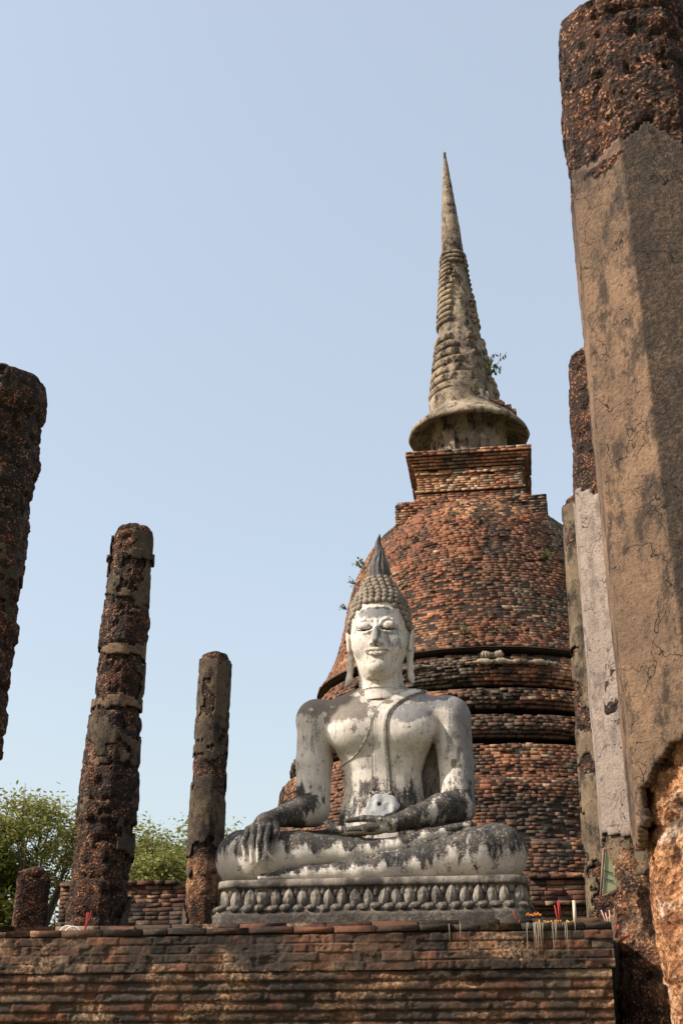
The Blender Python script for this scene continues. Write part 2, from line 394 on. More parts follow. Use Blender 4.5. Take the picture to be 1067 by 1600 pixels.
st2 = wall_bricks('upper_step', (X0, 9.93), (X1 - .05, 9.93), (0, -1), 2.65, 2.725, MBW, None, .075, .3, miss=0, wts=(5, 3, 1, 3, 2, 4, 1), dep=.3); rel(st2, plat)
rel(mesh('upper_floor', *boxVF(X0, X1 - .06, 9.945, 23.5, 2.642, 2.722), MM, smooth=False), plat)
re = wall_bricks('end_face', (X1, 9.62), (X1, 11.6), (1, 0), 2.335, 2.655, MBW, None, .0655, .235); rel(re, plat)
re = wall_bricks('end_face', (X1 - .03, 9.8), (X1 - .03, 11.6), (1, 0), .1, 2.33, MBW, None, .0685, .25); rel(re, plat)

# ------------------------------------------------------------------ columns
def column(name, label, u, v, z0, z1, ap, ap_top, m_core, parts=(), lean=(0, 0), sides=8, seed=0, nth=150, dz=.028, rough=.05, blocks=.42, rnd=.35, top_h=.25, group='laterite columns of the ruined hall', inset_f=lambda Z: 0 * Z, hot=lambda z, V: 0 * z, grime=lambda W, A: 0 * A):
    root = empty(name, (u, v, z0), label, 'column', group)
    def surf(nth, zs, inset, rg, rs, pit=True):
        a = np.linspace(0, 2 * math.pi, nth, endpoint=False) - math.pi / 2
        A, Z = np.meshgrid(a, zs, indexing='ij'); t = (Z - z0) / (z1 - z0)
        apo = ap + (ap_top - ap) * t - inset
        q = (A + math.pi / 8) % (math.pi / 4) - math.pi / 8
        if pit: apo = apo - inset_f(Z)
        octr = apo / np.cos(q); rr = octr * (1 - rs) + apo * 1.03 * rs
        P = np.stack([np.cos(A) * rr, np.sin(A) * rr, Z], -1)
        cav = np.zeros_like(Z)
        if pit:
            n1 = fbm(P, 3., 3, seed); n2 = fbm(P, 13, 4, seed + 5); n3 = fbm(P, 34, 3, seed + 8)
            pits = sst(.55, .72, n2)
            d = (n1 - .5) * rg * 1.6 - pits * rg * .55 + (n3 - .5) * rg * .45
            bz = (Z + seed * .13) / blocks; fr = np.abs(bz - np.round(bz)) * blocks
            d -= .03 * (1 - sst(.0, .03, fr)) * (fbm(P, 2, 2, seed + 3) > .45)
            d += (_h(np.floor(bz - .5).astype(np.int64), np.int64(1), np.int64(2), seed) - .5) * rg * .8
            cav = sst(.60, .75, n2) * .8
        else:
            n1 = fbm(P, 2., 4, seed + 1); n3 = fbm(P, 20, 4, seed + 2); d = (n1 - .5) * .02 + (n3 - .5) * .012
        # worn round top
        tt = np.clip((Z - (z1 - top_h)) / top_h, 0, 1) if pit else 0 * Z
        d -= tt ** 4 * .06 * (.4 + 1.2 * fbm(P, 2.5, 2, seed + 4))
        rr = rr + d
        ly = (Z - z0) / (z1 - z0)
        return np.stack([np.cos(A) * rr + lean[0] * ly, np.sin(A) * rr + lean[1] * ly, Z - z0], -1), cav, A
    zs = np.arange(z0, z1 + dz / 2, dz)
    Q, cav, _ = surf(nth, zs, .035, rough, rnd)
    nz = len(zs)
    V = Q.reshape(-1, 3); F = [tuple(f) for f in gridF(nth, nz, True)]
    # top cap: concentric rings, bumpy
    last = Q[:, -1]; c = last.mean(0); rings = []; base = len(V)
    extra = []
    for k in range(1, 7):
        f = 1 - k / 6.5; R_ = c + (last - c) * f; R_[:, 2] += .05 * (1 - f) + (fbm(R_, 5, 3, seed) - .5) * .10; extra.append(R_)
    V = np.concatenate([V] + extra); idx = [np.arange(nth) * nz + nz - 1] + [base + i * nth + np.arange(nth) for i in range(6)]
    for i in range(6):
        A_, B_ = idx[i], idx[i + 1]
        F += [(int(A_[j]), int(A_[(j + 1) % nth]), int(B_[(j + 1) % nth]), int(B_[j])) for j in range(nth)]
    F.append(tuple(int(x) for x in idx[-1]))
    cv = np.concatenate([cav.reshape(-1), np.zeros(len(V) - base)])
    mesh('laterite_core', V, F, m_core, root, {'cav': cv, 'hot': hot(V[:, 2] + z0, V)})
    for pname, mat, mask, ins, rs in parts:
        Q, _, A = surf(nth, zs, ins, 0, rs, False)
        W = Q.copy(); W[..., 2] += z0
        mk = np.minimum(mask(W, A), z1 - .13 - W[..., 2] + .12 * nz_(W, 5, 3, seed))
        Fq = gridF(nth, nz, True); mf = mk.reshape(-1)[Fq].mean(1) > 0
        Fq = Fq[mf]
        if not len(Fq): continue
        used, inv = np.unique(Fq, return_inverse=True)
        o = mesh(pname, Q.reshape(-1, 3)[used], inv.reshape(-1, 4), mat, root, {'grime': grime(W, A).reshape(-1)[used]})
        so_ = o.modifiers.new('thickness', 'SOLIDIFY'); so_.thickness = .05 if ap > .42 else .02; so_.offset = -1
    return root
def nz_(W, f, o, s): return fbm(W, f, o, s) - .5
# right row
column('octagonal_column', 'tall thick octagonal column at the right edge, tan plaster faces above bright rust-orange laterite', 1.045, 6.27, 0, 8.02, .475, .452, ML,
       [('plaster_facing', MP1, lambda W, A: np.minimum((W[..., 2] - (2.86 + .25 * np.sin(A * 3 + 1.2) + .7 * nz_(W, 2.5, 4, 3))), 6.68 - W[..., 2] + .4 * nz_(W, 5, 3, 8)), 0, .0)],
       hot=lambda z, V: sst(3.4, 3.0, z), grime=lambda W, A: np.clip(sst(-1.98, -1.94, A - 2 * math.pi * (A > math.pi)) * (A - 2 * math.pi * (A > math.pi) < 1) * sst(.15, .5, fbm(W, 1.3, 4, 77)) * .95 + sst(5.6, 6.7, W[..., 2] + nz_(W, 2, 3, 9)) * .55 + sst(.1, .2, nz_(W, 4, 4, 19)) * .4, 0, 1),
       inset_f=lambda Z: .045 * sst(3.6, 2.7, Z) - .03 * sst(6.4, 6.8, Z), seed=11, nth=300, dz=.02, rough=.05, rnd=.12, blocks=.46)
column('octagonal_column', 'column with a smooth pink-grey plaster face, just left of the thick right-edge column', 1.15, 10.46, 0, 8.02, .475, .445, ML,
       [('plaster_facing', MP2, lambda W, A: np.minimum((W[..., 2] - (3.42 + .5 * nz_(W, 3, 3, 5))), 6.45 - W[..., 2] + .6 * nz_(W, 4, 3, 6)), 0, .02),
        ('lower_render', MP3, lambda W, A: np.minimum(W[..., 2] - 2.98 + .5 * nz_(W, 4, 3, 15), 3.9 - W[..., 2]), .03, .1)],
       lean=(.03, 0), hot=lambda z, V: sst(3.2, 2.9, z + (fbm(V, 3, 3, 4) - .5)) * .42 * sst(.35, .6, fbm(V, 4, 3, 14)), seed=23, nth=180, rough=.05, rnd=.4)
column('octagonal_column', 'mossy brown column beside the brick bell tower, rearmost of the right-hand row', 1.07, 13.4, 2.7, 7.88, .41, .33, ML,
       [('plaster_facing', MP3, lambda W, A: .04 + nz_(W * np.array([1, 1, 1.6]), 2.4, 5, 31) + .1 * (W[..., 2] > 6), .018, .75)],
       lean=(.02, 0), seed=37, nth=140, rough=.04)
# left row
column('octagonal_column', 'dark laterite column cut off by the left edge of the photo, largest of the left row', -4.80, 9.9, 0, 7.92, .41, .43, ML,
       [('plaster_facing', MP4, lambda W, A: -.09 + nz_(W, 1.8, 4, 41) + .12 * (W[..., 2] > 7.45), .03, .6)],
       seed=41, nth=170, rough=.055)
column('octagonal_column', 'dark ringed laterite column with tan plaster bands, middle of the left row', -4.63, 13.55, 2.7, 7.92, .375, .265, ML,
       [('plaster_facing', MP4, lambda W, A: np.maximum(-.15 + nz_(W, 3.0, 5, 52) + .14 * (W[..., 2] > 6.9), .02 - np.abs(W[..., 2] - 5.12) * .25 + .35 * nz_(W, 3, 3, 3)), .015, .7),
        ('plaster_bands', MP1, lambda W, A: np.maximum.reduce([.045 - np.abs(W[..., 2] - zz) + .30 * nz_(W, 3, 4, int(zz * 9)) for zz in (4.95, 5.6, 6.25, 6.72)]), .022, .85),
        ('neck_moulding', MP4, lambda W, A: .035 - np.abs(W[..., 2] - 7.5 - .03 * np.sin(A)) + .12 * nz_(W, 4, 3, 9), -.012, .8)],
       lean=(.07, 0), seed=53, nth=170, rough=.05)
column('octagonal_column', 'slender brown plastered column standing left of the statue knee, farthest of the left row', -4.69, 18.4, 2.7, 7.83, .295, .265, ML,
       [('plaster_facing', MP4, lambda W, A: .05 + nz_(W, 3.2, 5, 63) - .25 * (np.abs(W[..., 2] - 4.35) < .28) + .1 * (W[..., 2] > 6.4), .01, .7)],
       lean=(.05, 0), hot=lambda z, V: sst(.35, .2, np.abs(z - 4.3)) * .45, seed=61, nth=150, rough=.03, blocks=.6)
# stump
def stump():
    root = empty('stone_post', (-5.62, 14.1, 2.66), 'short square broken stone post standing left of the middle dark column', 'post')
    n = 40; zs = np.linspace(0, 1.12, 34); a = np.linspace(0, 2 * math.pi, n, endpoint=False) + .4
    A, Z = np.meshgrid(a, zs, indexing='ij'); q = (A - .4 + math.pi / 4) % (math.pi / 2) - math.pi / 4
    r = np.minimum(.185 / np.cos(q), .252); P = np.stack([np.cos(A) * r, np.sin(A) * r, Z], -1)
    d = (fbm(P, 7, 4, 3) - .5) * .06 - .03 * (Z > 1.06); P[..., 0] += np.cos(A) * d; P[..., 1] += np.sin(A) * d
    V = P.reshape(-1, 3); F = [tuple(f) for f in gridF(n, len(zs), True)]; F.append(tuple(int(i * len(zs) + len(zs) - 1) for i in range(n)))
    mesh('shaft', V, F, ML, root, {'cav': np.zeros(len(V))})
    mesh('cap_stone', *tubeVF([(0, 0, 1.09), (.01, 0, 1.13), (0, .01, 1.155)], [.20, .17, .10], 14), ML, root)
stump()

# ------------------------------------------------------------------ rear walls
def rear_wall(label, x0, x1, y, z0, z1, ledge):
    root = empty('brick_wall', (x0, y, z0), label, 'wall')
    for nm, a, b, off in [('lower_courses', z0, ledge, .0), ('ledge', ledge, ledge + .08, .09), ('upper_courses', ledge + .08, z1 - .07, -.02), ('coping', z1 - .07, z1, .05)]:
        o = wall_bricks(nm, (x0, y), (x1, y), (0, -1), a, b, MBW, None, .068, .24, off=lambda z, q=off: q, miss=.01, wts=(2, 4, .7, 4, 1.5, 7, .2), dep=.25); rel(o, root)
    rel(mesh('wall_core', *boxVF(x0, x1, y + .03, y + .7, z0, z1 - .02), MM, smooth=False), root)
rear_wall('low dark brick wall between the middle and slender left columns', -7.5, -4.3, 20, 2.7, 4.55, 3.85)
rear_wall('dark brick parapet behind the right end of the statue pedestal', .15, 3.5, 17.9, 2.7, 4.22, 3.78)

# ------------------------------------------------------------------ chedi
CX, CY = -.56, 26.
ch = empty('brick_stupa', (CX, CY, 2.7), 'tall bell-shaped red brick stupa with a ringed stucco spire rising behind the statue', 'stupa')
def add(o): rel(o, ch); return o
bell = [(3.62, 9.12), (3.45, 9.35), (3.30, 9.65), (3.20, 9.95), (3.08, 10.4), (2.98, 10.9), (2.90, 11.3), (2.76, 11.75), (2.55, 12.25), (2.28, 12.65), (1.95, 12.98), (1.6, 13.2), (1.25, 13.33)]
def prof(pts):
    z = np.array([p[1] for p in pts]); r = np.array([p[0] for p in pts])
    return lambda q: float(np.interp(q, z, r))
add(ring_bricks('bell', CX, CY, prof(bell), 9.14, 13.28, MB, None, miss=.07))
add(lathe('bell_core', CX, CY, [(r - .022, z) for r, z in bell], MM, None, 200, .012, seed=2))
add(lathe('bell_lip', CX, CY, [(3.3, 9.06), (3.52, 9.09), (3.57, 9.13), (3.4, 9.3)], MM, None, 240, .03, seed=4, freq=3))
rings = [('ring_moulding', 3.62, 8.40, 9.0), ('ring_moulding', 3.92, 7.86, 8.26), ('ring_moulding', 4.15, 7.24, 7.68)]
for i, (nm, r, a, b) in enumerate(rings):
    f = lambda z, r=r, a=a, b=b: r - .16 * abs((z - (a + b) / 2) / ((b - a) / 2)) ** 2.2
    o = add(ring_bricks(nm, CX, CY, f, a, b, MB, None, miss=.10, jr=.010, wts=(3, 4, 1.5, 4, 2, 4, .3), seed=i + 4))
    core_ = lathe('moulding_core', CX, CY, [(r - .9, a + .02), (r - .2, a + .01), (r - .045, (a + b) / 2), (r - .2, b - .01), (r - .9, b - .02)], MM, None, 160, .02)
    add(core_)
add(lathe('recess_drum', CX, CY, [(3.60, 6.9), (3.40, 7.2), (3.20, 8.0), (3.05, 9.1)], MM, None, 120, .02))
base = [(4.95, 2.7), (4.95, 5.2), (4.62, 5.35), (4.62, 6.3), (4.42, 6.45), (4.36, 7.02), (4.05, 7.1)]
add(ring_bricks('circular_base', CX, CY, prof(base), 2.75, 7.06, MB, None, miss=.06, wts=(4, 5, 1.5, 4, 2, 3.5, .4), seed=8))
add(lathe('base_core', CX, CY, [(r - .025, z) for r, z in base], MM, None, 160, .012))
# square shoulder and harmika
def sq_tier(half, z0, z1, off=lambda z: 0, miss=.02, wts=(6, 4, 4, 2.5, 1.5, 1.5, .8)):
    out = []
    for (p0, p1, nr) in [((-1, -1), (1, -1), (0, -1)), ((1, -1), (1, 1), (1, 0)), ((-1, 1), (-1, -1), (-1, 0)), ((1, 1), (-1, 1), (0, 1))]:
        out.append(wall_bricks(None, (CX + p0[0] * half, CY + p0[1] * half), (CX + p1[0] * half, CY + p1[1] * half), nr, z0, z1, None, None, .062, .18, jr=.004, pal=PAL, off=off, miss=miss, wts=wts, dep=.2))
    return out
sh_ = sq_tier(1.66, 12.1, 13.2, miss=.03, wts=(6, 4, 4, 2.5, 1.5, 3, .8))
shoulder = add(merged('square_shoulder', sh_, MB))
def under(o, p):
    o.parent = p; return o
under(mesh('shoulder_core', *boxVF(CX - 1.62, CX + 1.62, CY - 1.62, CY + 1.62, 12.1, 13.18), MM, smooth=False), shoulder)
tiers = [(1.32, 13.2, 13.33), (1.26, 13.33, 13.47), (1.21, 13.47, 13.62), (1.24, 13.62, 13.70), (1.19, 13.70, 14.06), (1.23, 14.06, 14.13), (1.20, 14.13, 14.2), (1.25, 14.2, 14.27), (1.29, 14.27, 14.34), (1.33, 14.34, 14.40), (1.37, 14.40, 14.47), (1.42, 14.47, 14.6)]
for nm, sel in (('harmika_plinth', tiers[:4]), ('harmika_block', tiers[4:5]), ('harmika_cornice', tiers[5:])):
    pk = []; cr = []
    for hf, a, b in sel:
        pk += sq_tier(hf, a, b, wts=(3, 1, 5, .5, 1.3, .4, 4) if 13.5 < a < 14.15 else (5, 5, 1.5, 3, 1.2, 2.5, .5)); cr.append(boxVF(CX - hf + .03, CX + hf - .03, CY - hf + .03, CY + hf - .03, a, b - .004))
    o = add(merged(nm, pk, MBH)); under(mesh('harmika_core', *join(cr), MM, smooth=False), o)
# drum with niches, disc, spire
add(lathe('spire_drum', CX, CY, [(.98, 14.58), (.98, 14.66), (.90, 14.70), (.86, 14.76), (.86, 15.2), (.90, 15.6), (.95, 15.86)], MSP, None, 96, .02, seed=6))
for k in range(8):
    a = 2 * math.pi * (k + .5) / 8
    V, F = boxVF(-.055, .055, -.05, .05, 0, .62); V = np.array(V); c, s = math.cos(a), math.sin(a)
    V = np.stack([V[:, 1] * c - V[:, 0] * s + CX + c * .9, V[:, 1] * s + V[:, 0] * c + CY + s * .9, V[:, 2] + 14.74], 1)
    add(mesh('drum_pilaster', V, F, MSP, None, smooth=False))
disc_p = [(.80, 15.88), (1.0, 15.80), (1.22, 15.66), (1.36, 15.55), (1.42, 15.54), (1.45, 15.60), (1.42, 15.68), (1.32, 15.78), (1.18, 15.94), (1.0, 16.10), (.88, 16.22)]
add(lathe('parasol_disc', CX, CY, disc_p, MSP, None, 160, .03, seed=8, freq=3))
lean = lambda z: -.22 * np.clip((z - 16.1) / 8.4, 0, 1) - .05 * sst(15.9, 16.6, z)
sp = [(.92, 16.15), (.88, 16.25), (.85, 16.6)]
z = 16.6; k = 0
while z < 20.95:
    r0 = np.interp(z, [16.6, 18.6, 20.95], [.83, .53, .305]); h = .25 if z < 18.3 else (.17 if z < 20 else .135)
    if not (18.3 < z < 18.62 or 20.2 < z < 20.3):
        sp += [(r0 - .05, z + .01), (r0 + .02, z + h * .18), (r0 + .04, z + h * .5), (r0 + .02, z + h * .78), (r0 - .06, z + h * .95)]
    else: sp += [(r0 - .02, z), (r0 - .03, z + h * .9)]
    z += h
sp += [(.29, 21.0), (.285, 21.1), (.24, 21.9), (.175, 22.7), (.12, 23.4), (.06, 24.1), (.035, 24.35), (.045, 24.42), (.01, 24.5)]
def spire():
    P = []
    for (r0, z0), (r1, z1) in zip(sp[:-1], sp[1:]):
        kk = max(1, int(math.hypot(r1 - r0, z1 - z0) / .03))
        for i in range(kk): P.append((r0 + (r1 - r0) * i / kk, z0 + (z1 - z0) * i / kk))
    P = np.array(P); n = 150; a = np.linspace(0, 2 * math.pi, n, endpoint=False)
    Aa, Zz = np.meshgrid(a, P[:, 1], indexing='ij'); r = np.repeat(P[:, 0][None], n, 0)
    smooth_r = np.interp(Zz, [16.15, 16.6, 18.6, 21, 21.9, 22.7, 23.4, 24.1, 24.5], [.9, .83, .52, .29, .24, .175, .12, .06, .01]) - .035
    Q = np.stack([np.cos(Aa), np.sin(Aa), Zz * .8], -1)
    # broken-away rings on the front right
    br = sst(-.10, .10, np.cos(Aa + .95) - .72 + (fbm(Q, 2.6, 4, 12) - .5) * 1.7) * (Zz < 20.6) * (Zz > 16.3)
    r = np.where(Zz < 21, r * (1 - br) + np.minimum(r, smooth_r) * br, r)
    r = r + (fbm(np.stack([np.cos(Aa) * r, np.sin(Aa) * r, Zz], -1), 9, 4, 5) - .5) * .05 * np.clip(r / .4, .15, 1)
    X = np.cos(Aa) * r + CX + lean(Zz); Y = np.sin(Aa) * r + CY
    add(mesh('ringed_spire', np.stack([X, Y, Zz], -1).reshape(-1, 3), gridF(n, len(P), True), MSP, None))
spire()
def frieze():
    for k, (a0, a1, r, z_, rr) in enumerate(((-1.62, -1.12, 3.66, 8.80, .055), (-.98, -.80, 3.66, 8.82, .05), (-2.3, -1.8, 3.66, 8.80, .045), (-1.55, -1.42, 3.60, 8.95, .07))):
        t = np.linspace(a0, a1, 60); P = [(CX + r * math.cos(a), CY + r * math.sin(a), z_ + .01 * math.sin(a * 60)) for a in t]
        rad = [rr * (.55 + .5 * abs(math.sin(a * 34)) + .3 * random.random()) * min(1, 6 * min(i, 59 - i) / 59 + .15) for i, a in enumerate(t)]
        V, F = tubeVF(P, rad, 9); add(mesh('stucco_frieze', V, F, MSP))
frieze()
# loose rubble on the disc
for k in range(14):
    a = RNG.uniform(-1.3, .4); r = RNG.uniform(.95, 1.25); s = RNG.uniform(.05, .12)
    z_ = np.interp(r, [.88, 1.0, 1.18, 1.36], [16.22, 16.1, 15.92, 15.74])
    V, F = boxVF(-s, s, -s * .7, s * .7, -s * .5, s * .5); V = np.array(V) + RNG.normal(0, s * .25, (8, 3)) + [CX + r * math.cos(a), CY + r * math.sin(a), z_ + s * .5]
    add(mesh('loose_brick', V, F, MB, None, {'tint': np.tile([.2, .10, .055], (8, 1))}, smooth=False))
#@@STATUE
# ------------------------------------------------------------------ seated statue: distance field -> surface
class Field:
    def __init__(s, lo, hi, h):
        s.h = h; s.lo = np.array(lo, float); n = np.ceil((np.array(hi) - lo) / h).astype(int) + 1
        s.n = n; s.a = np.full(n, 5., np.float32)
        s.ax = [s.lo[i] + h * np.arange(n[i]) for i in range(3)]
    def _sl(s, lo, hi, pad):
        sl = []
        for i in range(3):
            a = max(0, int((lo[i] - pad - s.lo[i]) / s.h)); b = min(s.n[i], int((hi[i] + pad - s.lo[i]) / s.h) + 2)
            sl.append(slice(a, max(a, b)))
        return tuple(sl)
    def op(s, fn, lo, hi, k=.02, mode='u'):
        sl = s._sl(lo, hi, k + 3 * s.h)
        X, Y, Z = np.meshgrid(*[s.ax[i][sl[i]] for i in range(3)], indexing='ij', sparse=True)
        d = fn(X, Y, Z).astype(np.float32); a = s.a[sl]
        if a.size == 0: return
        if mode == 'u':
            h = np.clip(.5 + .5 * (a - d) / k, 0, 1); s.a[sl] = a * (1 - h) + d * h - k * h * (1 - h)
        else:
            h = np.clip(.5 - .5 * (a + d) / k, 0, 1); s.a[sl] = a * (1 - h) - d * h + k * h * (1 - h)
    def cone(s, a, b, ra, rb, k=.02, mode='u'):
        a = np.array(a, float); b = np.array(b, float); ab = b - a; L = ab @ ab + 1e-9; r = max(ra, rb)
        def fn(X, Y, Z):
            t = np.clip(((X - a[0]) * ab[0] + (Y - a[1]) * ab[1] + (Z - a[2]) * ab[2]) / L, 0, 1)
            return np.sqrt((X - a[0] - t * ab[0]) ** 2 + (Y - a[1] - t * ab[1]) ** 2 + (Z - a[2] - t * ab[2]) ** 2) - (ra + (rb - ra) * t)
        s.op(fn, np.minimum(a, b) - r, np.maximum(a, b) + r, k, mode)
    def chain(s, P, rs, k=.02, mode='u'):
        for i in range(len(P) - 1): s.cone(P[i], P[i + 1], rs[i], rs[i + 1], k, mode)
    def ell(s, c, r, k=.02, mode='u', rot=None):
        c = np.array(c, float); r = np.array(r, float); Rm = np.array(rot.to_matrix()) if rot else np.eye(3)
        def fn(X, Y, Z):
            x, y, z = X - c[0], Y - c[1], Z - c[2]
            p = [Rm[0, i] * x + Rm[1, i] * y + Rm[2, i] * z for i in range(3)]
            k0 = np.sqrt(sum((p[i] / r[i]) ** 2 for i in range(3))); k1 = np.sqrt(sum((p[i] / r[i] ** 2) ** 2 for i in range(3))) + 1e-6
            return k0 * (k0 - 1) / k1
        m = r.max() if rot else r
        s.op(fn, c - m, c + m, k, mode)
    def stack(s, rows, xc, k=.02, e=2.0):
        rows = np.array(rows, float); z = rows[:, 0]
        def fn(X, Y, Z):
            a = np.interp(Z, z, rows[:, 1]); b = np.interp(Z, z, rows[:, 2]); yc = np.interp(Z, z, rows[:, 3])
            q = (np.abs((X - xc) / a) ** e + np.abs((Y - yc) / b) ** e) ** (1 / e)
            d = (q - 1) * np.minimum(a, b) * .92
            return np.maximum(d, np.maximum(Z - z[-1], z[0] - Z))
        A = rows[:, 1].max(); B = rows[:, 2].max()
        s.op(fn, [xc - A, rows[:, 3].min() - B, z[0]], [xc + A, rows[:, 3].max() + B, z[-1]], k)
    def surface(s):
        a = s.a; ins = a < 0
        n = np.array(a.shape); c = np.zeros(n - 1, np.int8)
        for i in (0, 1):
            for j in (0, 1):
                for k in (0, 1): c += ins[i:n[0] - 1 + i, j:n[1] - 1 + j, k:n[2] - 1 + k]
        act = np.argwhere((c > 0) & (c < 8)); idx = np.full(n - 1, -1, np.int64); idx[tuple(act.T)] = np.arange(len(act))
        off = [(i, j, k) for i in (0, 1) for j in (0, 1) for k in (0, 1)]
        val = np.stack([a[tuple((act + o).T)] for o in off], 1)
        P = np.zeros((len(act), 3)); cnt = np.zeros(len(act))
        for p in range(8):
            for q in range(p + 1, 8):
                d = np.abs(np.array(off[p]) - off[q])
                if d.sum() != 1: continue
                m = (val[:, p] < 0) != (val[:, q] < 0); t = val[m, p] / (val[m, p] - val[m, q])
                P[m] += np.array(off[p]) + t[:, None] * (np.array(off[q]) - np.array(off[p])); cnt[m] += 1
        V = s.lo + (act + P / cnt[:, None]) * s.h; F = []
        for ax in range(3):
            sl0 = [slice(None)] * 3; sl1 = [slice(None)] * 3; sl0[ax] = slice(0, -1); sl1[ax] = slice(1, None)
            x = ins[tuple(sl0)] != ins[tuple(sl1)]; e = np.argwhere(x)
            u, v = [(1, 2), (2, 0), (0, 1)][ax]
            e = e[(e[:, u] > 0) & (e[:, v] > 0) & (e[:, u] < n[u] - 1) & (e[:, v] < n[v] - 1)]
            def at(du, dv):
                q = e.copy(); q[:, u] += du; q[:, v] += dv; return idx[tuple(q.T)]
            f = np.stack([at(-1, -1), at(0, -1), at(0, 0), at(-1, 0)], 1)
            fl = ~ins[tuple(e.T)]; f[fl] = f[fl][:, ::-1]; F.append(f)
        return V, np.concatenate(F)
    def grad(s, V):
        q = np.clip(((V - s.lo) / s.h).round().astype(int), 1, s.n - 2); g = []
        for i in range(3):
            a = q.copy(); b = q.copy(); a[:, i] += 1; b[:, i] -= 1; g.append(s.a[tuple(a.T)] - s.a[tuple(b.T)])
        g = np.stack(g, 1); return g / (np.linalg.norm(g, axis=1, keepdims=True) + 1e-6)

U0, V0, Z0 = -1.2, 11.0, 3.11
f = Field((-1.56, -.86, -.03), (1.42, .62, 2.0), .0098)
f.stack([(.2, .46, .33, .12), (.45, .44, .31, .12), (.65, .40, .275, .12), (.85, .365, .25, .12), (1.03, .352, .24, .11), (1.18, .40, .265, .10), (1.32, .47, .295, .09),
         (1.44, .545, .30, .09), (1.56, .60, .275, .10), (1.66, .60, .235, .11), (1.74, .50, .20, .12), (1.80, .33, .185, .12), (1.85, .2, .165, .11)], .025, .02, 2.35)
for s_ in (-1, 1):
    f.ell((.025 + s_ * .24, -.10, 1.38), (.24, .14, .17), .10)
# shoulders, upper arms
f.ell((-.60, .11, 1.565), (.195, .185, .20), .07); f.ell((.645, .11, 1.55), (.205, .185, .20), .07)
f.chain([(-.60, .11, 1.52), (-.615, .09, 1.15), (-.615, .06, .76)], [.178, .168, .155], .03)
f.chain([(.665, .11, 1.50), (.70, .09, 1.1), (.705, .04, .70)], [.185, .158, .155], .03)
# arm on the knee
f.chain([(-.61, .04, .70), (-.70, -.20, .645), (-.86, -.42, .56)], [.145, .130, .082], .03)
f.ell((-.94, -.49, .505), (.115, .11, .09), .05, rot=Quaternion((0, 1, 0), R(-28)))
fing = [((-1.07, -.575, .435), (-1.092, -.655, .32), (-1.068, -.665, .175)), ((-1.012, -.60, .44), (-1.022, -.685, .31), (-1.008, -.682, .140)),
        ((-.952, -.605, .44), (-.955, -.692, .305), (-.955, -.685, .150)), ((-.893, -.585, .445), (-.895, -.675, .33), (-.915, -.678, .172))]
# legs
legs = Field(f.lo, f.lo + (f.n - 1) * f.h, f.h)
legs.chain([(-.3, .15, .30), (-.75, .02, .26), (-1.17, -.14, .25)], [.26, .25, .245], .06)
legs.chain([(-1.185, -.2, .25), (-1.0, -.34, .25), (-.63, -.40, .262), (-.2, -.44, .262), (.02, -.45, .258)], [.25, .225, .165, .115, .09], .05)
legs.chain([(.02, -.45, .258), (.22, -.45, .30), (.45, -.42, .37), (.66, -.37, .42)], [.09, .07, .062, .052], .03)
for i, (dx, r) in enumerate([(.16, .034), (.135, .027), (.11, .025), (.085, .023), (.06, .022)]):
    legs.cone((.64, -.40 + i * .03, .435), (.66 + dx, -.39 + i * .032, .462 - i * .004), .032, r, .012)
lb = Field(f.lo, f.lo + (f.n - 1) * f.h, f.h)
lb.chain([(.3, .15, .28), (.7, .0, .26), (1.03, -.13, .255)], [.25, .25, .25], .06)
lb.chain([(1.03, -.19, .245), (.85, -.31, .225), (.42, -.42, .155), (.1, -.50, .11), (-.12, -.52, .082)], [.248, .225, .155, .105, .085], .05)
lb.chain([(-.12, -.52, .082), (-.30, -.53, .075), (-.55, -.55, .062), (-.80, -.56, .05)], [.085, .072, .06, .045], .03)
for i in range(5):
    lb.cone((-.80, -.585 + i * .025, .045), (-.95 + i * .012, -.585 + i * .03, .035), .034, .028 - i * .001, .012)
legs.a = np.minimum(legs.a, lb.a); del lb
h_ = np.clip(.5 + .5 * (f.a - legs.a) / .012, 0, 1); f.a = f.a * (1 - h_) + legs.a * h_ - .012 * h_ * (1 - h_); del legs, h_
f.ell((-.05, .0, .2), (.75, .42, .17), .04)
for i, (a_, b_, c_) in enumerate(fing):
    f.cone((-.90 + (i - 1.5) * -.0, -.47, .52), a_, .05, .037, .02)
    f.chain([a_, b_, c_], [.029, .0255, .0185], .004)
f.chain([(-.86, -.50, .50), (-.83, -.58, .40), (-.855, -.60, .255)], [.045, .032, .023], .012)
# arm in the lap
f.chain([(.705, .02, .68), (.56, -.13, .655), (.33, -.33, .545), (.15, -.43, .475)], [.152, .132, .095, .072], .03)
f.ell((-.02, -.45, .435), (.14, .10, .048), .04)
for i, yy in enumerate((-.53, -.475, -.42, -.37)):
    L_ = (.0, .04, .03, -.03)[i]
    f.chain([(-.09, yy, .425), (-.22 - L_ / 2, yy, .415), (-.32 - L_, yy + .01, .445), (-.385 - L_, yy + .02, .50)], [.034, .028, .025, .017], .008)
f.chain([(.06, -.50, .50), (-.08, -.47, .525), (-.24, -.45, .512)], [.04, .028, .02], .012)
f.chain([(-.61, -.02, .835), (-.78, -.10, .74)], [.02, .02], .02)
# navel, arm fold lines, leg hem lines (raised)
def hemA(X, a): return [(X + .012 * math.sin(t), -.0 + 0, 0) for t in a]
zc = f.ax[2]; f.a = np.maximum(f.a, -(zc[None, None, :] - .0).astype(np.float32))   # flat underside
Vb, Fb = f.surface(); Nb = f.grad(Vb)

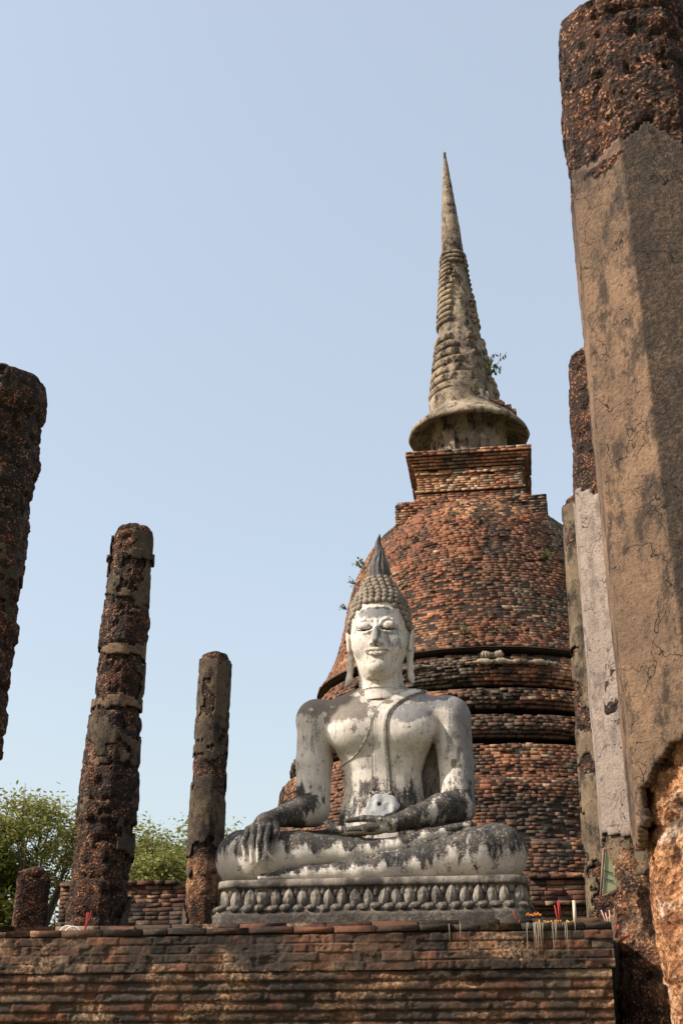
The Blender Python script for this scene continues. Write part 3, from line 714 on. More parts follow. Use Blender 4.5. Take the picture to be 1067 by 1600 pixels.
hd = Field((-.42, -.42, 1.68), (.46, .52, 3.0), .0062)
hx = .015
HR = [(1.865, .05, .07, -.10), (1.885, .11, .13, -.07), (1.92, .142, .185, -.035), (1.98, .180, .225, -.005), (2.05, .211, .25, .02), (2.14, .240, .27, .045), (2.25, .268, .285, .065),
      (2.38, .274, .29, .075), (2.48, .272, .288, .085), (2.56, .268, .282, .095), (2.64, .258, .268, .105), (2.72, .235, .24, .11), (2.80, .188, .195, .11), (2.88, .142, .145, .105), (2.945, .098, .10, .10), (2.96, .08, .08, .10), (3.03, .07, .07, .10)]
HRa = np.array(HR)
hd.stack(HR, hx, .02, 2.15)
hd.chain([(hx + .01, .10, 1.70), (hx + .01, .10, 1.84), (hx, .09, 2.0)], [.235, .200, .205], .045)
for zz in (1.78, 1.80): pass
def yf(x, z):
    a = np.interp(z, HRa[:, 0], HRa[:, 1]); b = np.interp(z, HRa[:, 0], HRa[:, 2]); yc = np.interp(z, HRa[:, 0], HRa[:, 3])
    return yc - b * max(0, 1 - abs(x / a) ** 2.15) ** (1 / 2.15)
def fp(x, z, d=0.): return (hx + x, yf(x, z) - d, z)
for s_ in (-1, 1):
    hd.ell(fp(s_ * .115, 2.365, .008), (.085, .030, .062), .035, 's')                    # socket
    hd.ell(fp(s_ * .113, 2.372, -.002), (.066, .034, .044), .012)                         # lid
    P = [fp(s_ * x, z, .004) for x, z in ((.018, 2.30), (.026, 2.36), (.055, 2.415), (.10, 2.443), (.15, 2.43), (.19, 2.39), (.215, 2.34))]
    hd.chain(P, [.012, .012, .011, .010, .009, .008, .006], .018)                         # brow
    P = [fp(s_ * x, z, dd) for x, z, dd in ((.032, 2.352, .008), (.065, 2.336, .020), (.105, 2.328, .026), (.145, 2.334, .020), (.185, 2.352, .008))]
    hd.chain(P, [.006, .012, .013, .012, .006], .004, 's')                                # closed eye slit
    P = [fp(s_ * x, z, .004) for x, z in ((.045, 2.322), (.08, 2.306), (.12, 2.303), (.165, 2.322))]
    hd.chain(P, [.006, .010, .010, .005], .018)                                           # lower lid
    hd.ell(fp(s_ * .15, 2.19, -.03), (.09, .055, .10), .06)                               # cheek
    hd.ell(fp(s_ * .043, 2.185, .022), (.028, .030, .024), .016)                          # nostril wing
    hd.ell(fp(s_ * .024, 2.166, .040), (.012, .016, .012), .006, 's')
    # ear: shell, helix, long lobe
    ex = hx + s_ * .283
    hd.ell((ex, .11, 2.27), (.024, .062, .135), .02)
    hd.chain([(ex + s_ * .012, .03, 2.20), (ex + s_ * .022, .045, 2.33), (ex + s_ * .026, .10, 2.40), (ex + s_ * .03, .16, 2.34), (ex + s_ * .02, .155, 2.22), (ex + s_ * .014, .11, 2.13)], [.016, .018, .02, .018, .017, .018], .01)
    hd.chain([(ex, .085, 2.17), (ex + s_ * .002, .07, 2.03), (ex + s_ * .012, .05, 1.93), (ex + s_ * .028, .03, 1.875)], [.034, .030, .030, .018], .02)
    hd.chain([(ex + s_ * .03, .06, 2.14), (ex + s_ * .032, .045, 2.0), (ex + s_ * .038, .03, 1.93)], [.008, .009, .006], .006, 's')
    hd.chain([(ex + s_ * .03, .075, 2.25), (ex + s_ * .036, .09, 2.32)], [.014, .014], .012, 's')
hd.chain([fp(0, 2.42, -.004), fp(0, 2.33, .022), fp(0, 2.25, .052), fp(0, 2.195, .070)], [.016, .021, .026, .032], .018)
hd.ell(fp(0, 2.185, .062), (.034, .030, .022), .012)
# mouth
up = [(-.118, 2.128), (-.085, 2.118), (-.045, 2.118), (-.018, 2.126), (0, 2.118), (.018, 2.126), (.045, 2.118), (.085, 2.118), (.118, 2.128)]
hd.chain([fp(x, z, .006 + .018 * (1 - (x / .12) ** 2)) for x, z in up], [.006, .011, .015, .016, .014, .016, .015, .011, .006], .010)
lo_ = [(-.085, 2.098), (-.045, 2.084), (0, 2.078), (.045, 2.084), (.085, 2.098)]
hd.chain([fp(x, z, .004 + .018 * (1 - (x / .1) ** 2)) for x, z in lo_], [.007, .015, .019, .015, .007], .010)
sl_ = [(-.125, 2.128), (-.08, 2.106), (-.03, 2.103), (0, 2.098), (.03, 2.103), (.08, 2.106), (.125, 2.128)]
hd.chain([fp(x, z, .018 + .018 * (1 - (x / .13) ** 2)) for x, z in sl_], [.004, .006, .007, .007, .007, .006, .004], .004, 's')
hd.cone(fp(0, 2.15, .012), fp(0, 2.135, .016), .006, .008, .01, 's')
hd.ell(fp(0, 1.965, -.035), (.085, .065, .062), .04)
hd.chain([fp(x, z, .010) for x, z in ((-.07, 1.985), (-.04, 1.96), (0, 1.952), (.04, 1.96), (.07, 1.985))], [.003, .004, .004, .004, .003], .004, 's')
# raised rim where forehead meets the hair
hl = [(-.262, 2.22), (-.262, 2.34), (-.25, 2.44), (-.215, 2.50), (-.15, 2.545), (-.07, 2.566), (0, 2.558), (.07, 2.566), (.15, 2.545), (.215, 2.50), (.25, 2.44), (.262, 2.34), (.262, 2.22)]
hd.chain([fp(x * .985, z, .0) for x, z in hl], [.009] * len(hl), .012)
# neck folds
for zz, rr in ((1.80, .222), (1.865, .205)):
    pts = [(hx + .01 + rr * math.cos(a), .10 + rr * math.sin(a), zz) for a in np.linspace(-math.pi, 0, 17)]
    hd.chain(pts, [.006] * 17, .012)
Vh, Fh = hd.surface(); Nh = hd.grad(Vh)

def stains_and_shade(V, N, head=False):
    x, y, z = V.T
    n1 = fbm(V, 2.6, 5, 71) - .5; n2 = fbm(V * [1, 1, .22], 14, 4, 72) - .5; n3 = fbm(V, 16, 4, 73) - .5; n4 = fbm(V, 7, 4, 75) - .5
    up_ = N[:, 2]
    dark = np.zeros(len(V)); brown = np.zeros(len(V)); grey = np.zeros(len(V))
    if not head:
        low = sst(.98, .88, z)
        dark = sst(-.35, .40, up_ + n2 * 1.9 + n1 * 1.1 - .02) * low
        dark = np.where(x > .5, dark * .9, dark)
        # forearm and hand on the knee almost black all over
        fa = sst(-.30, -.36, x + .3)*1.0 * (x < -.5) * (z > .40) * (z < .86) * (np.hypot(x + .95, (z - .5) * 1.0) < .60) * ((z > .46) | (y < -.5))
        dark = np.maximum(dark, fa * sst(-.55, .1, n1 * 1.0 + n2 * 1.0 + .55) * (1 - sst(.82, .86, z)))
        hand = (x < -.8) & (x > -1.12) & (y < -.56) & (z > .12)
        dark = np.where(hand, np.maximum(dark * .8, sst(.10, .40, z + n2 * .3) * .95), dark)
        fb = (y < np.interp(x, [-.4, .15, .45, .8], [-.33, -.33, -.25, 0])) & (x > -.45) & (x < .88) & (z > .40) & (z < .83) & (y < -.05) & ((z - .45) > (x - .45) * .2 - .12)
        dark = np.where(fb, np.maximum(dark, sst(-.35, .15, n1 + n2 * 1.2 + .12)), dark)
        grey = np.maximum(grey, sst(.58, .80, x + n1 * .4 + n2 * .45) * (z > .5))
        grey = np.maximum(grey, sst(.12, .40, n2 + n1 * .6) * sst(.4, .6, np.abs(x)) * (z > .8) * .6)
        grey = np.maximum(grey, sst(.2, .7, up_ + n1 * 1.5) * (x > .05) * (z > 1.2) * .9)
        # grey cloud under the collar bone on the statue's left breast
        gb = np.exp(-(((x - .32) / .26) ** 2 + ((z - 1.50 - .25 * (x - .3)) / .09) ** 2)) * (y < .1)
        grey = np.maximum(grey, sst(.22, .75, gb + n4 * 1.6))
        grey = np.maximum(grey, np.exp(-(((x - .30) / .12) ** 2 + ((z - .80) / .14) ** 2)) * .8)
        brown = sst(.0, .55, up_ + n1 * 1.2 + n3 * 2.0 + .12) * sst(1.38, 1.52, z - .1 * (x < -.5) + n2 * .12) * sst(.12, -.08, x)
        brown = np.maximum(brown, sst(.06, .2, n3 + n4 * .5) * .9 * (z > .8) * sst(.52, .7, x))
        brown = np.maximum(brown, sst(.5, .9, up_) * sst(.0, .3, n4 + .05) * (z < .75) * .85)
        brown = np.maximum(brown, sst(.17, .24, n3 + .06 * n1) * .6)
    else:
        fz = (y < .02) & (z > 1.9)
        fore = np.exp(-(((x + .0) / .2) ** 2 + ((z - 2.51) / .075) ** 2))
        grey = np.maximum(sst(.25, .75, fore + n4 * .9), 0)
        nose = np.exp(-(((x - .02) / .035) ** 2 + ((z - 2.25) / .10) ** 2)) * (y < -.2)
        grey = np.maximum(grey, sst(.2, .6, nose + n3 * .8))
        ck = np.exp(-(((x - .15) / .09) ** 2 + ((z - 2.24) / .12) ** 2))
        grey = np.maximum(grey, sst(.25, .8, ck + n2 * 1.2) * .75)
        brown = sst(.14, .24, n3) * .5
        lips = (np.abs(z - 2.105) < .03) & (np.abs(x - hx) < .12) & (y < -.2)
        brown = np.where(lips, np.maximum(brown, sst(-.1, .2, n3) * .7), brown)
        for sx in (-1, 1):  # shadow line of the closed eyes painted along each slit
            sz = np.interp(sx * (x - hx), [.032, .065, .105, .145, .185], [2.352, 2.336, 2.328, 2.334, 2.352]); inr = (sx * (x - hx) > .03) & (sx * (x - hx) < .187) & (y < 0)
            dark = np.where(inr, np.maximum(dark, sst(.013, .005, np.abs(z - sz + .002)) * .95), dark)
        hair = z > 2.6
        dark = np.where(hair, .45, dark)
    return {'dark': dark, 'brown': brown, 'grey': grey}
def statue_mat():
    m = M('weathered_white_stucco', .85)
    n1 = m.noise(3.5, 6, .65); n2 = m.noise(26, 6, .7, (1, 1, .25)); n3 = m.noise(60, 4, .7); n4 = m.noise(11, 6, .7)
    c = m.mix(m.ramp(n1, .35, .65), (.62, .555, .48), (.50, .44, .37))
    c = m.mix(m.ramp(n2, .55, .75, 0, .45), c, (.30, .26, .22))
    c = m.mix(m.ramp(n4, .66, .70, 0, .8), c, (.22, .17, .12))
    st = m.noise(42, 5, .65, (1, 1, .05)); c = m.mix(m.ramp(st, .50, .72, 0, .5), c, (.25, .225, .2))
    g3 = m.noise(4.5, 7, .75); c = m.mix(m.ramp(g3, .50, .70, 0, .55), c, (.27, .25, .235))
    ck = m.n('ShaderNodeTexVoronoi', feature='DISTANCE_TO_EDGE'); ck.inputs['Scale'].default_value = 2.1
    va = m.n('ShaderNodeVectorMath', operation='ADD'); cn_ = m.n('ShaderNodeTexNoise'); cn_.inputs['Scale'].default_value = 4; cn_.inputs['Detail'].default_value = 6
    m.set(cn_.inputs['Vector'], m.tc); m.set(va.inputs[0], m.tc); m.set(va.inputs[1], cn_.outputs['Color']); m.set(ck.inputs['Vector'], va.outputs[0])
    c = m.mix(m.math('MULTIPLY', m.ramp(ck.outputs['Distance'], 0, .006, 1, 0), m.ramp(n1, .46, .56, 0, .7)), c, (.12, .10, .085))
    ns = m.math('ADD', m.math('MULTIPLY', m.math('SUBTRACT', n2, .5), 1.0), m.math('MULTIPLY', m.math('SUBTRACT', n3, .5), .9))
    def msk(a, w_=.18, gain=1.): return m.ramp(m.math('ADD', m.attr(a), m.math('MULTIPLY', ns, gain)), .5 - w_, .5 + w_)
    c = m.mix(m.math('MULTIPLY', msk('grey', .42, 1.7), .82), c, (.125, .125, .132))
    c = m.mix(m.math('MULTIPLY', msk('brown', .3, 1.6), .86), c, (.13, .103, .078))
    dk = m.mix(m.ramp(n4, .40, .66), (.020, .019, .019), (.07, .056, .044))
    spk = m.math('MULTIPLY', m.ramp(m.noise(34, 6, .75, (1, 1, .35)), .56, .68), .42)
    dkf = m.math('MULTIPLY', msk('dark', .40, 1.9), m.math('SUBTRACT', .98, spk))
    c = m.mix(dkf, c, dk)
    m.color(c)
    m.bump(m.math('ADD', m.math('MULTIPLY', n3, .5), m.math('MULTIPLY', n4, .7)), .006, .8); return m.m
MST = statue_mat()
bud = empty('seated_buddha_statue', (U0, V0, Z0), 'large weathered white seated Buddha statue with one hand over its knee, on a lotus pedestal', 'statue')
body = mesh('body', Vb, Fb, MST, bud, stains_and_shade(Vb, Nb))
head = mesh('head', Vh, Fh, MST, bud, stains_and_shade(Vh, Nh, True))
bvh = BVHTree.FromPolygons([tuple(v) for v in Vb.tolist()], [tuple(q) for q in Fb.tolist()])
def onb(x, z, d=.01):
    h = bvh.ray_cast(Vector((x, -2, z)), Vector((0, 1, 0)))
    return (Vector(h[0]) + Vector(h[1]).normalized() * d * (1 if h[1].y < 0 else -1)) if h[0] else None
def const_attr(V, **k): return {a: np.full(len(V), v) for a, v in k.items()}
# hair curls
def hair():
    parts = []; base = bmesh.new(); bmesh.ops.create_icosphere(base, subdivisions=2, radius=1.)
    bv = np.array([v.co[:] for v in base.verts]); bf = [tuple(v.index for v in f_.verts) for f_ in base.faces]; base.free()
    z = 2.04; row = 0
    while z < 2.955:
        a_ = np.interp(z, HRa[:, 0], HRa[:, 1]) + .012; b_ = np.interp(z, HRa[:, 0], HRa[:, 2]) + .012; yc = np.interp(z, HRa[:, 0], HRa[:, 3])
        if z < 2.5: a_ += .012
        n = max(6, int(2 * math.pi * (a_ + b_) / 2 / .063))
        for i in range(n):
            p = 2 * math.pi * (i + .5 * (row % 2)) / n + random.uniform(-.02, .02)
            ph = abs(((p + math.pi / 2 + math.pi) % (2 * math.pi)) - math.pi)      # angle from the front
            zh = np.interp(ph, [0, .5, .8, 1.05, 1.25, 1.4, 1.75, 3.2], [2.59, 2.60, 2.565, 2.49, 2.38, 2.30, 2.28, 1.95])
            if z < zh: continue
            if z < 2.42 and 1.3 < ph < 1.9: continue
            c = np.array([hx + a_ * math.cos(p), yc + b_ * math.sin(p), z])
            slope = (np.interp(z + .03, HRa[:, 0], HRa[:, 1]) - np.interp(z - .03, HRa[:, 0], HRa[:, 1])) / .06
            nn = Vector((math.cos(p), math.sin(p), -slope)).normalized(); q = nn.to_track_quat('Z', 'Y').to_matrix()
            s = .033 * random.uniform(.9, 1.08); v = bv.copy()
            rr = np.hypot(v[:, 0], v[:, 1]); v[:, 2] = v[:, 2] * .95 - .22 * np.exp(-((rr - .52) / .16) ** 2) * (v[:, 2] > 0)
            v = v * s @ np.array(q).T + c; parts.append((v, bf))
        z += .055 if z < 2.6 else .049; row += 1
    V, F = join(parts)
    return mesh('hair_curls', V, F, MHAIR, head)
mh = M('grey_brown_hair_stucco', .9); n = mh.noise(8, 5, .65); n2 = mh.noise(45, 4, .7)
c = mh.mix(mh.ramp(n, .35, .65), (.26, .205, .15), (.14, .115, .09)); c = mh.mix(mh.ramp(n2, .55, .75, 0, .6), c, (.30, .25, .2))
mh.color(c).bump(n2, .006, .8); MHAIR = mh.m
hair()
def flame():
    n = 72; zz = np.linspace(0, 1, 60); a = np.linspace(0, 2 * math.pi, n, endpoint=False)
    A, T = np.meshgrid(a, zz, indexing='ij')
    r = np.interp(T, [0, .06, .16, .26, .38, .5, .65, .8, .92, 1], [.088, .104, .110, .104, .086, .064, .045, .030, .017, .003])
    fl = .5 + .5 * np.cos(A * 11 + 1.3 * np.sin(T * 9) + 4 * T)
    r = r * (1 - .22 * (fl ** 3) * np.clip(T * 8, 0, 1))
    X = hx + r * np.cos(A) + .01 * np.sin(T * 14) * T + .004; Y = .10 + r * np.sin(A) * .9 - .02 * T; Z = 2.95 + .49 * T
    V = np.stack([X, Y, Z], -1).reshape(-1, 3)
    o = mesh('flame_finial', V, gridF(n, 60, True), MFL, head)
    # carved concentric ovals and bands on the flame's front
    P = []
    for k, (rx, rz, zc_) in enumerate(((.013, .016, 3.045), (.028, .034, 3.04), (.045, .05, 3.035), (.062, .068, 3.03))):
        pts = []
        for t in np.linspace(0, 2 * math.pi, 25):
            x = rx * math.cos(t); z = zc_ + rz * math.sin(t) * (1.5 if math.sin(t) > 0 else .9)
            rr = np.interp((z - 2.95) / .49, [0, .06, .16, .26, .38, .5], [.075, .098, .104, .096, .074, .056]) * .97
            y = .10 - .9 * math.sqrt(max(rr * rr - x * x, 1e-5)) - .02 * (z - 2.95) / .49
            pts.append((hx + x, y, z))
        P.append(tubeVF(pts, .0045, 6))
    mesh('flame_carving', *join(P), MFL, head)
mf_ = M('grey_flame_stucco', .9); n = mf_.noise(20, 5, .7, (1, 1, .2)); mf_.color(mf_.mix(mf_.ramp(n, .35, .65), (.165, .15, .14), (.048, .044, .042))).bump(n, .008, .7); MFL = mf_.m
flame()
# sash and robe lines laid on the chest
def path(ctrl, n=40):
    c = np.array(ctrl); t = np.linspace(0, 1, len(c)); q = np.linspace(0, 1, n)
    out = np.stack([np.interp(q, t, c[:, i]) for i in range(2)], 1)
    for _ in range(6): out[1:-1] = (out[:-2] + 2 * out[1:-1] + out[2:]) / 4
    return out
# (x, z) in the statue's own metres
e1 = path([(.36, 1.795), (.26, 1.765), (.14, 1.70), (.04, 1.62), (-.015, 1.53), (-.035, 1.40), (-.04, 1.2), (-.045, 1.0), (-.05, .83)])
e2 = path([(.46, 1.775), (.36, 1.735), (.25, 1.67), (.16, 1.59), (.105, 1.49), (.09, 1.38), (.09, 1.2), (.10, 1.0), (.105, .80)])
def surf_line(pts, r, d, name, parent=bud, m=None):
    P = [onb(x, z, d) for x, z in pts]; P = [p for p in P if p]
    V, F = tubeVF(P, r, 8); return mesh(name, V, F, m or MST, parent, const_attr(V, dark=.0, grey=.3, brown=.62))  # brown tint stands in for shadow along the raised lines
W = 12; V = []; ok = True
for k in range(W + 1):
    for i in range(len(e1)):
        x, z = e1[i] * (1 - k / W) + e2[i] * k / W
        p = onb(x, z, .012 if 0 < k < W else -.01); V.append(tuple(p) if p else (x, 0, z))
F = gridF(W + 1, len(e1)); Vs = np.array(V)
Ns = np.tile([0, -1, .0], (len(Vs), 1)); sa = stains_and_shade(Vs, Ns); sa['brown'] = np.maximum(sa['brown'], sst(.05, .2, fbm(Vs, 14, 4, 3) - .5) * .9)
sash = mesh('sash', Vs, F, MST, bud, sa)
sd = sash.modifiers.new('t', 'SOLIDIFY'); sd.thickness = .012; sd.offset = 0
surf_line(e1, .0055, .014, 'sash_edge', sash); surf_line(e2, .0055, .014, 'sash_edge', sash)
surf_line(e1 + [.022, 0], .0035, .015, 'sash_edge', sash); surf_line(e2 + [.020, 0], .0045, .006, 'sash_edge', sash)
surf_line(path([(.00, 1.56), (-.035, 1.47), (-.06, 1.36), (-.10, 1.27), (-.17, 1.18), (-.26, 1.12), (-.33, 1.10)]), .0065, .002, 'robe_hem')
surf_line(path([(-.012, 1.52), (-.05, 1.42), (-.085, 1.31), (-.13, 1.235), (-.19, 1.17), (-.27, 1.115)]), .004, .002, 'robe_hem')
ends = [(x, z) for x, z in zip(np.linspace(-.07, .125, 14), .815 + .012 * np.sin(np.arange(14) * 1.7) - np.linspace(0, .02, 14))]
surf_line(ends, .014, .008, 'sash_end', sash)
# trouser hem ridges round the legs
def ring_on(c, ax, name, r=.30, w=.0065, a0=0, a1=2 * math.pi):
    c = Vector(c); ax = Vector(ax).normalized(); u = ax.cross(Vector((0, 0, 1))).normalized(); v = ax.cross(u); P = []
    for t in np.linspace(a0, a1, 60):
        d = u * math.cos(t) + v * math.sin(t); h = bvh.ray_cast(c, d, r)
        if h[0]: P.append(h[0])
    if len(P) > 5:
        V, F = tubeVF(P, w, 6); mesh(name, V, F, MST, bud, const_attr(V, dark=.2, grey=.2, brown=.3))
ring_on((-1.13, -.27, .25), (1, .25, .12), 'leg_hem', .32, .007, 2.2, 5.0)
ring_on((-1.10, -.28, .25), (1, .25, .12), 'leg_hem', .32, .005, 2.2, 5.0)
ring_on((-.12, -.445, .262), (1, -.05, 0), 'leg_hem', .14, .009, 1.9, 4.4)
ring_on((.90, -.28, .235), (1, .45, .15), 'leg_hem', .30, .006, 2.0, 4.6)
# bluish repair patch with a hole on the belly
def patch():
    V = []; n = 48; k = 12
    for j in range(k + 1):
        for i in range(n):
            a = 2 * math.pi * i / n; rr = (j / k) * (1 + .12 * math.sin(2 * a + .6) + .07 * math.sin(3 * a + 2) + .035 * math.sin(9 * a + 2) + .02 * math.sin(17 * a))
            x, z = .035 + .145 * rr * math.cos(a), .69 + .125 * rr * math.sin(a)
            p = onb(x, z, .022 if j < k else -.01) or Vector((x, -.17, z))
            p.y += (vnoise(np.array([[x * 22, 3, z * 22]]), 4)[0] - .5) * .022
            if math.hypot(x - .02, z - .70) < .016: p.y += .05
            V.append(tuple(p))
    V = np.array(V).reshape(k + 1, n, 3).transpose(1, 0, 2).reshape(-1, 3)
    mesh('repair_patch', V, gridF(n, k + 1, True), MPATCH, bud)
mp_ = M('pale_blue_repair_plaster', .85); n = mp_.noise(14, 5, .65); n2 = mp_.noise(40, 4, .6)
mp_.color(mp_.mix(mp_.ramp(n, .35, .65), (.42, .415, .40), (.27, .27, .275))).bump(n2, .008, .7); MPATCH = mp_.m
patch()
# robe panel hanging behind the statue's left arm
nx, nz = 22, 50; Xp, Zp = np.meshgrid(np.linspace(.28, .66, nx), np.linspace(.42, 1.5, nz), indexing='ij')
Yp = .24 + .02 * fbm(np.stack([Xp, 0 * Xp, Zp], -1), 5, 3, 4); Vp = np.stack([Xp, Yp, Zp], -1).reshape(-1, 3)
o = mesh('robe_panel', Vp, gridF(nx, nz), MST, bud, {'dark': .35 + 0 * Vp[:, 0] + .3 * (fbm(Vp, 5, 4, 2) - .5), 'brown': .95 + 0 * Vp[:, 0], 'grey': 0 * Vp[:, 0]})
sd = o.modifiers.new('t', 'SOLIDIFY'); sd.thickness = .07; sd.offset = 1

# ------------------------------------------------------------------ lotus pedestal
ped = empty('lotus_pedestal', (-1.225, 10.9, 2.72), 'grey carved stone pedestal with a band of lotus petals under the seated statue', 'pedestal')
mpd = M('pedestal_stone', .9); mpd.tc = mpd.n('ShaderNodeNewGeometry').outputs['Position']; n = mpd.noise(2.2, 6, .7); n2 = mpd.noise(9, 6, .7, (1, 1, .3)); n3 = mpd.noise(60, 4, .7)
c = mpd.mix(mpd.ramp(n2, .38, .64), (.27, .228, .185), (.11, .095, .08)); c = mpd.mix(mpd.ramp(n, .49, .60, 0, .85), c, (.04, .034, .03))
c = mpd.mix(mpd.ramp(n3, .6, .8, 0, .5), c, (.42, .34, .27)); mpd.color(c).bump(mpd.math('ADD', n2, mpd.math('MULTIPLY', n3, .5)), .012, .8); MPD = mpd.m
mdk = M('dark_pedestal_base', .92); n = mdk.noise(5, 7, .7); n2 = mdk.noise(40, 5, .7)
mdk.color(mdk.mix(mdk.ramp(n, .4, .65), (.055, .045, .038), mdk.mix(mdk.ramp(n2, .4, .7), (.10, .085, .07), (.2, .17, .13)))).bump(n2, .012, .8); MDK = mdk.m
def rr_path(hx_, hy_, r, n=16):
    P = []
    for cx, cy, a0 in ((hx_ - r, -hy_ + r, -90), (hx_ - r, hy_ - r, 0), (-hx_ + r, hy_ - r, 90), (-hx_ + r, -hy_ + r, 180)):
        for i in range(n + 1): a = R(a0 + 90 * i / n); P.append((cx + r * math.cos(a), cy + r * math.sin(a)))
    return np.array(P)
def rr_eval(hx_, hy_, r, m):
    P = rr_path(hx_, hy_, r); P = np.concatenate([P, P[:1]]); d = np.r_[0, np.cumsum(np.linalg.norm(np.diff(P, axis=0), axis=1))]
    q = np.linspace(0, d[-1], m, endpoint=False); X = np.interp(q, d, P[:, 0]); Y = np.interp(q, d, P[:, 1])
    X2 = np.interp((q + .01) % d[-1], d, P[:, 0]); Y2 = np.interp((q + .01) % d[-1], d, P[:, 1]); t = np.stack([X2 - X, Y2 - Y], 1)
    t /= np.linalg.norm(t, axis=1, keepdims=True) + 1e-9
    return np.stack([X, Y], 1), t, d[-1]
def slab(nm, hx_, hy_, prof_, m, amp=.012, seed=0, r=.16):
    P, t, _ = rr_eval(hx_, hy_, r, 520); nn = np.stack([t[:, 1], -t[:, 0]], 1); pr = []
    for (o0, z0), (o1, z1) in zip(prof_[:-1], prof_[1:]):
        k = max(1, int(math.hypot(o1 - o0, z1 - z0) / .018))
        for i in range(k): pr.append((o0 + (o1 - o0) * i / k, z0 + (z1 - z0) * i / k))
    pr.append(prof_[-1]); pr = np.array(pr)
    V = np.zeros((520, len(pr), 3)); V[..., :2] = P[:, None] + nn[:, None] * pr[None, :, :1]; V[..., 2] = pr[None, :, 1]
    d = (fbm(V, 7, 5, seed) - .5) * 2 * amp; V[..., :2] += nn[:, None] * d[..., None]; V[..., 2] += d * .4
    n_ = len(pr); F = [tuple(q) for q in gridF(520, n_, True)]; F.append(tuple(int(i * n_ + n_ - 1) for i in range(520)))
    return mesh(nm, V.reshape(-1, 3), F, m, ped)
slab('lower_base', 1.335, .62, [(.0, .0), (.0, .05), (.0, .11), (-.03, .125), (-.04, .15), (-.12, .17)], MDK, .016, 3)
slab('petal_band', 1.29, .57, [(-.03, .13), (-.02, .17), (-.045, .19), (-.05, .30), (-.02, .33)], MPD, .006, 4)
slab('top_slab', 1.30, .585, [(-.04, .325), (-.01, .33), (0, .34), (-.005, .39), (-.03, .395)], MPD, .006, 5)
def petal_mesh():
    n = 15; k = 17; u = np.linspace(-1, 1, n); v = np.linspace(0, 1, k); U, Vv = np.meshgrid(u, v, indexing='ij')
    wd = np.interp(Vv, [0, .15, .4, .65, .85, 1], [.55, .86, 1, .86, .5, .04])
    b = np.sqrt(np.clip(1 - U ** 2, 0, 1)) * (.25 + .75 * np.sin(np.pi * np.clip(Vv, 0, 1) ** .8))
    rid = .16 * np.exp(-((np.abs(U) - .62) / .1) ** 2) + .22 * np.exp(-(U / .15) ** 2) - .28 * np.exp(-((np.abs(U) - .42) / .09) ** 2)
    X = U * wd * .052; Y = -(.045 * b + .012 * rid * np.sin(np.pi * Vv)) - .016 * Vv ** 3; Z = Vv * .165
    return np.stack([X, Y, Z], -1).reshape(-1, 3), gridF(n, k)
pv, pf = petal_mesh()
P, t, L_ = rr_eval(1.255, .535, .14, 62)
src = None
# petals seen from the front half (the back of the pedestal carries the same petals)
def put(nm, v0, f0, m_, P, t, z, s=1.):
    vs = []
    for k in range(5):    # five differently worn castings
        v = v0.copy(); v += (fbm(v0 + k * 7.7, 22, 3, k)[:, None] - .5) * np.array([.012, .022, .014]); vs.append(v)
        if k == 3: v[:, 2] = np.sign(v0[:, 2].sum()) * np.minimum(np.abs(v[:, 2]), np.abs(v0[:, 2]).max() * .72)
    first = {}
    for i in range(len(P)):
        k = int(RNG.choice(5, p=[.28, .28, .2, .08, .16]))
        if k not in first: o = mesh(nm, vs[k], f0, m_, ped); first[k] = o
        else:
            o = first[k].copy(); COL.objects.link(o); o.parent = ped
        o.location = (P[i][0], P[i][1], z + RNG.normal(0, .003)); o.rotation_euler = (RNG.normal(0, .06), RNG.normal(0, .05), math.atan2(t[i][1], t[i][0]) + RNG.normal(0, .05))
        o.scale = (s * RNG.uniform(.88, 1.08), s * RNG.uniform(.75, 1.2), s * RNG.uniform(.86, 1.05))
put('lotus_petal', pv, pf, MPD, P, t, .172)
sv = pv.copy(); sv[:, 2] = sv[:, 2] * .55; sv[:, 0] *= .5; sv[:, 1] *= .7
Pm, tm, _ = rr_eval(1.25, .53, .14, 124); put('between_petal', sv, pf, MPD, Pm[1::2], tm[1::2], .255)
lv = pv.copy(); lv[:, 2] = -lv[:, 2] * .40; lv[:, 1] = lv[:, 1] * 1.1 - .012; lv[:, 0] *= .98
P3, t3, _ = rr_eval(1.28, .56, .14, 66); put('turned_down_petal', lv, pf[:, ::-1].copy(), MDK, P3, t3, .19)

# ------------------------------------------------------------------ floodlight on the wall end
fl = empty('floodlight', (.69, 9.90, 3.04), 'pale green metal floodlight box tilted against the right column above the incense', 'floodlight')
MGR = simple('pale_green_metal', (.24, .25, .14), .5); MRU = simple('rusty_frame', (.22, .13, .09), .7); MDM = simple('dark_bracket', (.03, .03, .03), .6)
V, F = join([([( -.055, 0, -.15), (.05, 0, -.115), (.05, 0, .04), (-.005, 0, .17), (-.055, .07, -.15), (.05, .07, -.115), (.05, .07, .04), (-.005, .07, .17)],
              [(0, 1, 2, 3), (7, 6, 5, 4), (0, 4, 5, 1), (1, 5, 6, 2), (2, 6, 7, 3), (3, 7, 4, 0)])])
mesh('housing', V, F, MGR, fl, smooth=False)
mesh('frame', *join([tubeVF([(-.075, -.01, -.17), (-.02, -.01, .19)], .008, 6), tubeVF([(-.02, -.01, .19), (.05, -.01, .185)], .006, 6), tubeVF([(-.075, -.01, -.17), (.05, .0, -.125)], .006, 6)]), MRU, fl)
for z_ in (-.05, .01): mesh('stay', *tubeVF([(-.045, -.01, z_ + .02), (.035, -.015, z_ - .012)], .004, 6), MDM, fl)
mesh('bracket', *join([tubeVF([(.02, .05, .0), (.03, .12, .0)], .014, 8), boxVF(-.0, .06, .09, .12, -.04, .04)]), MDM, fl)

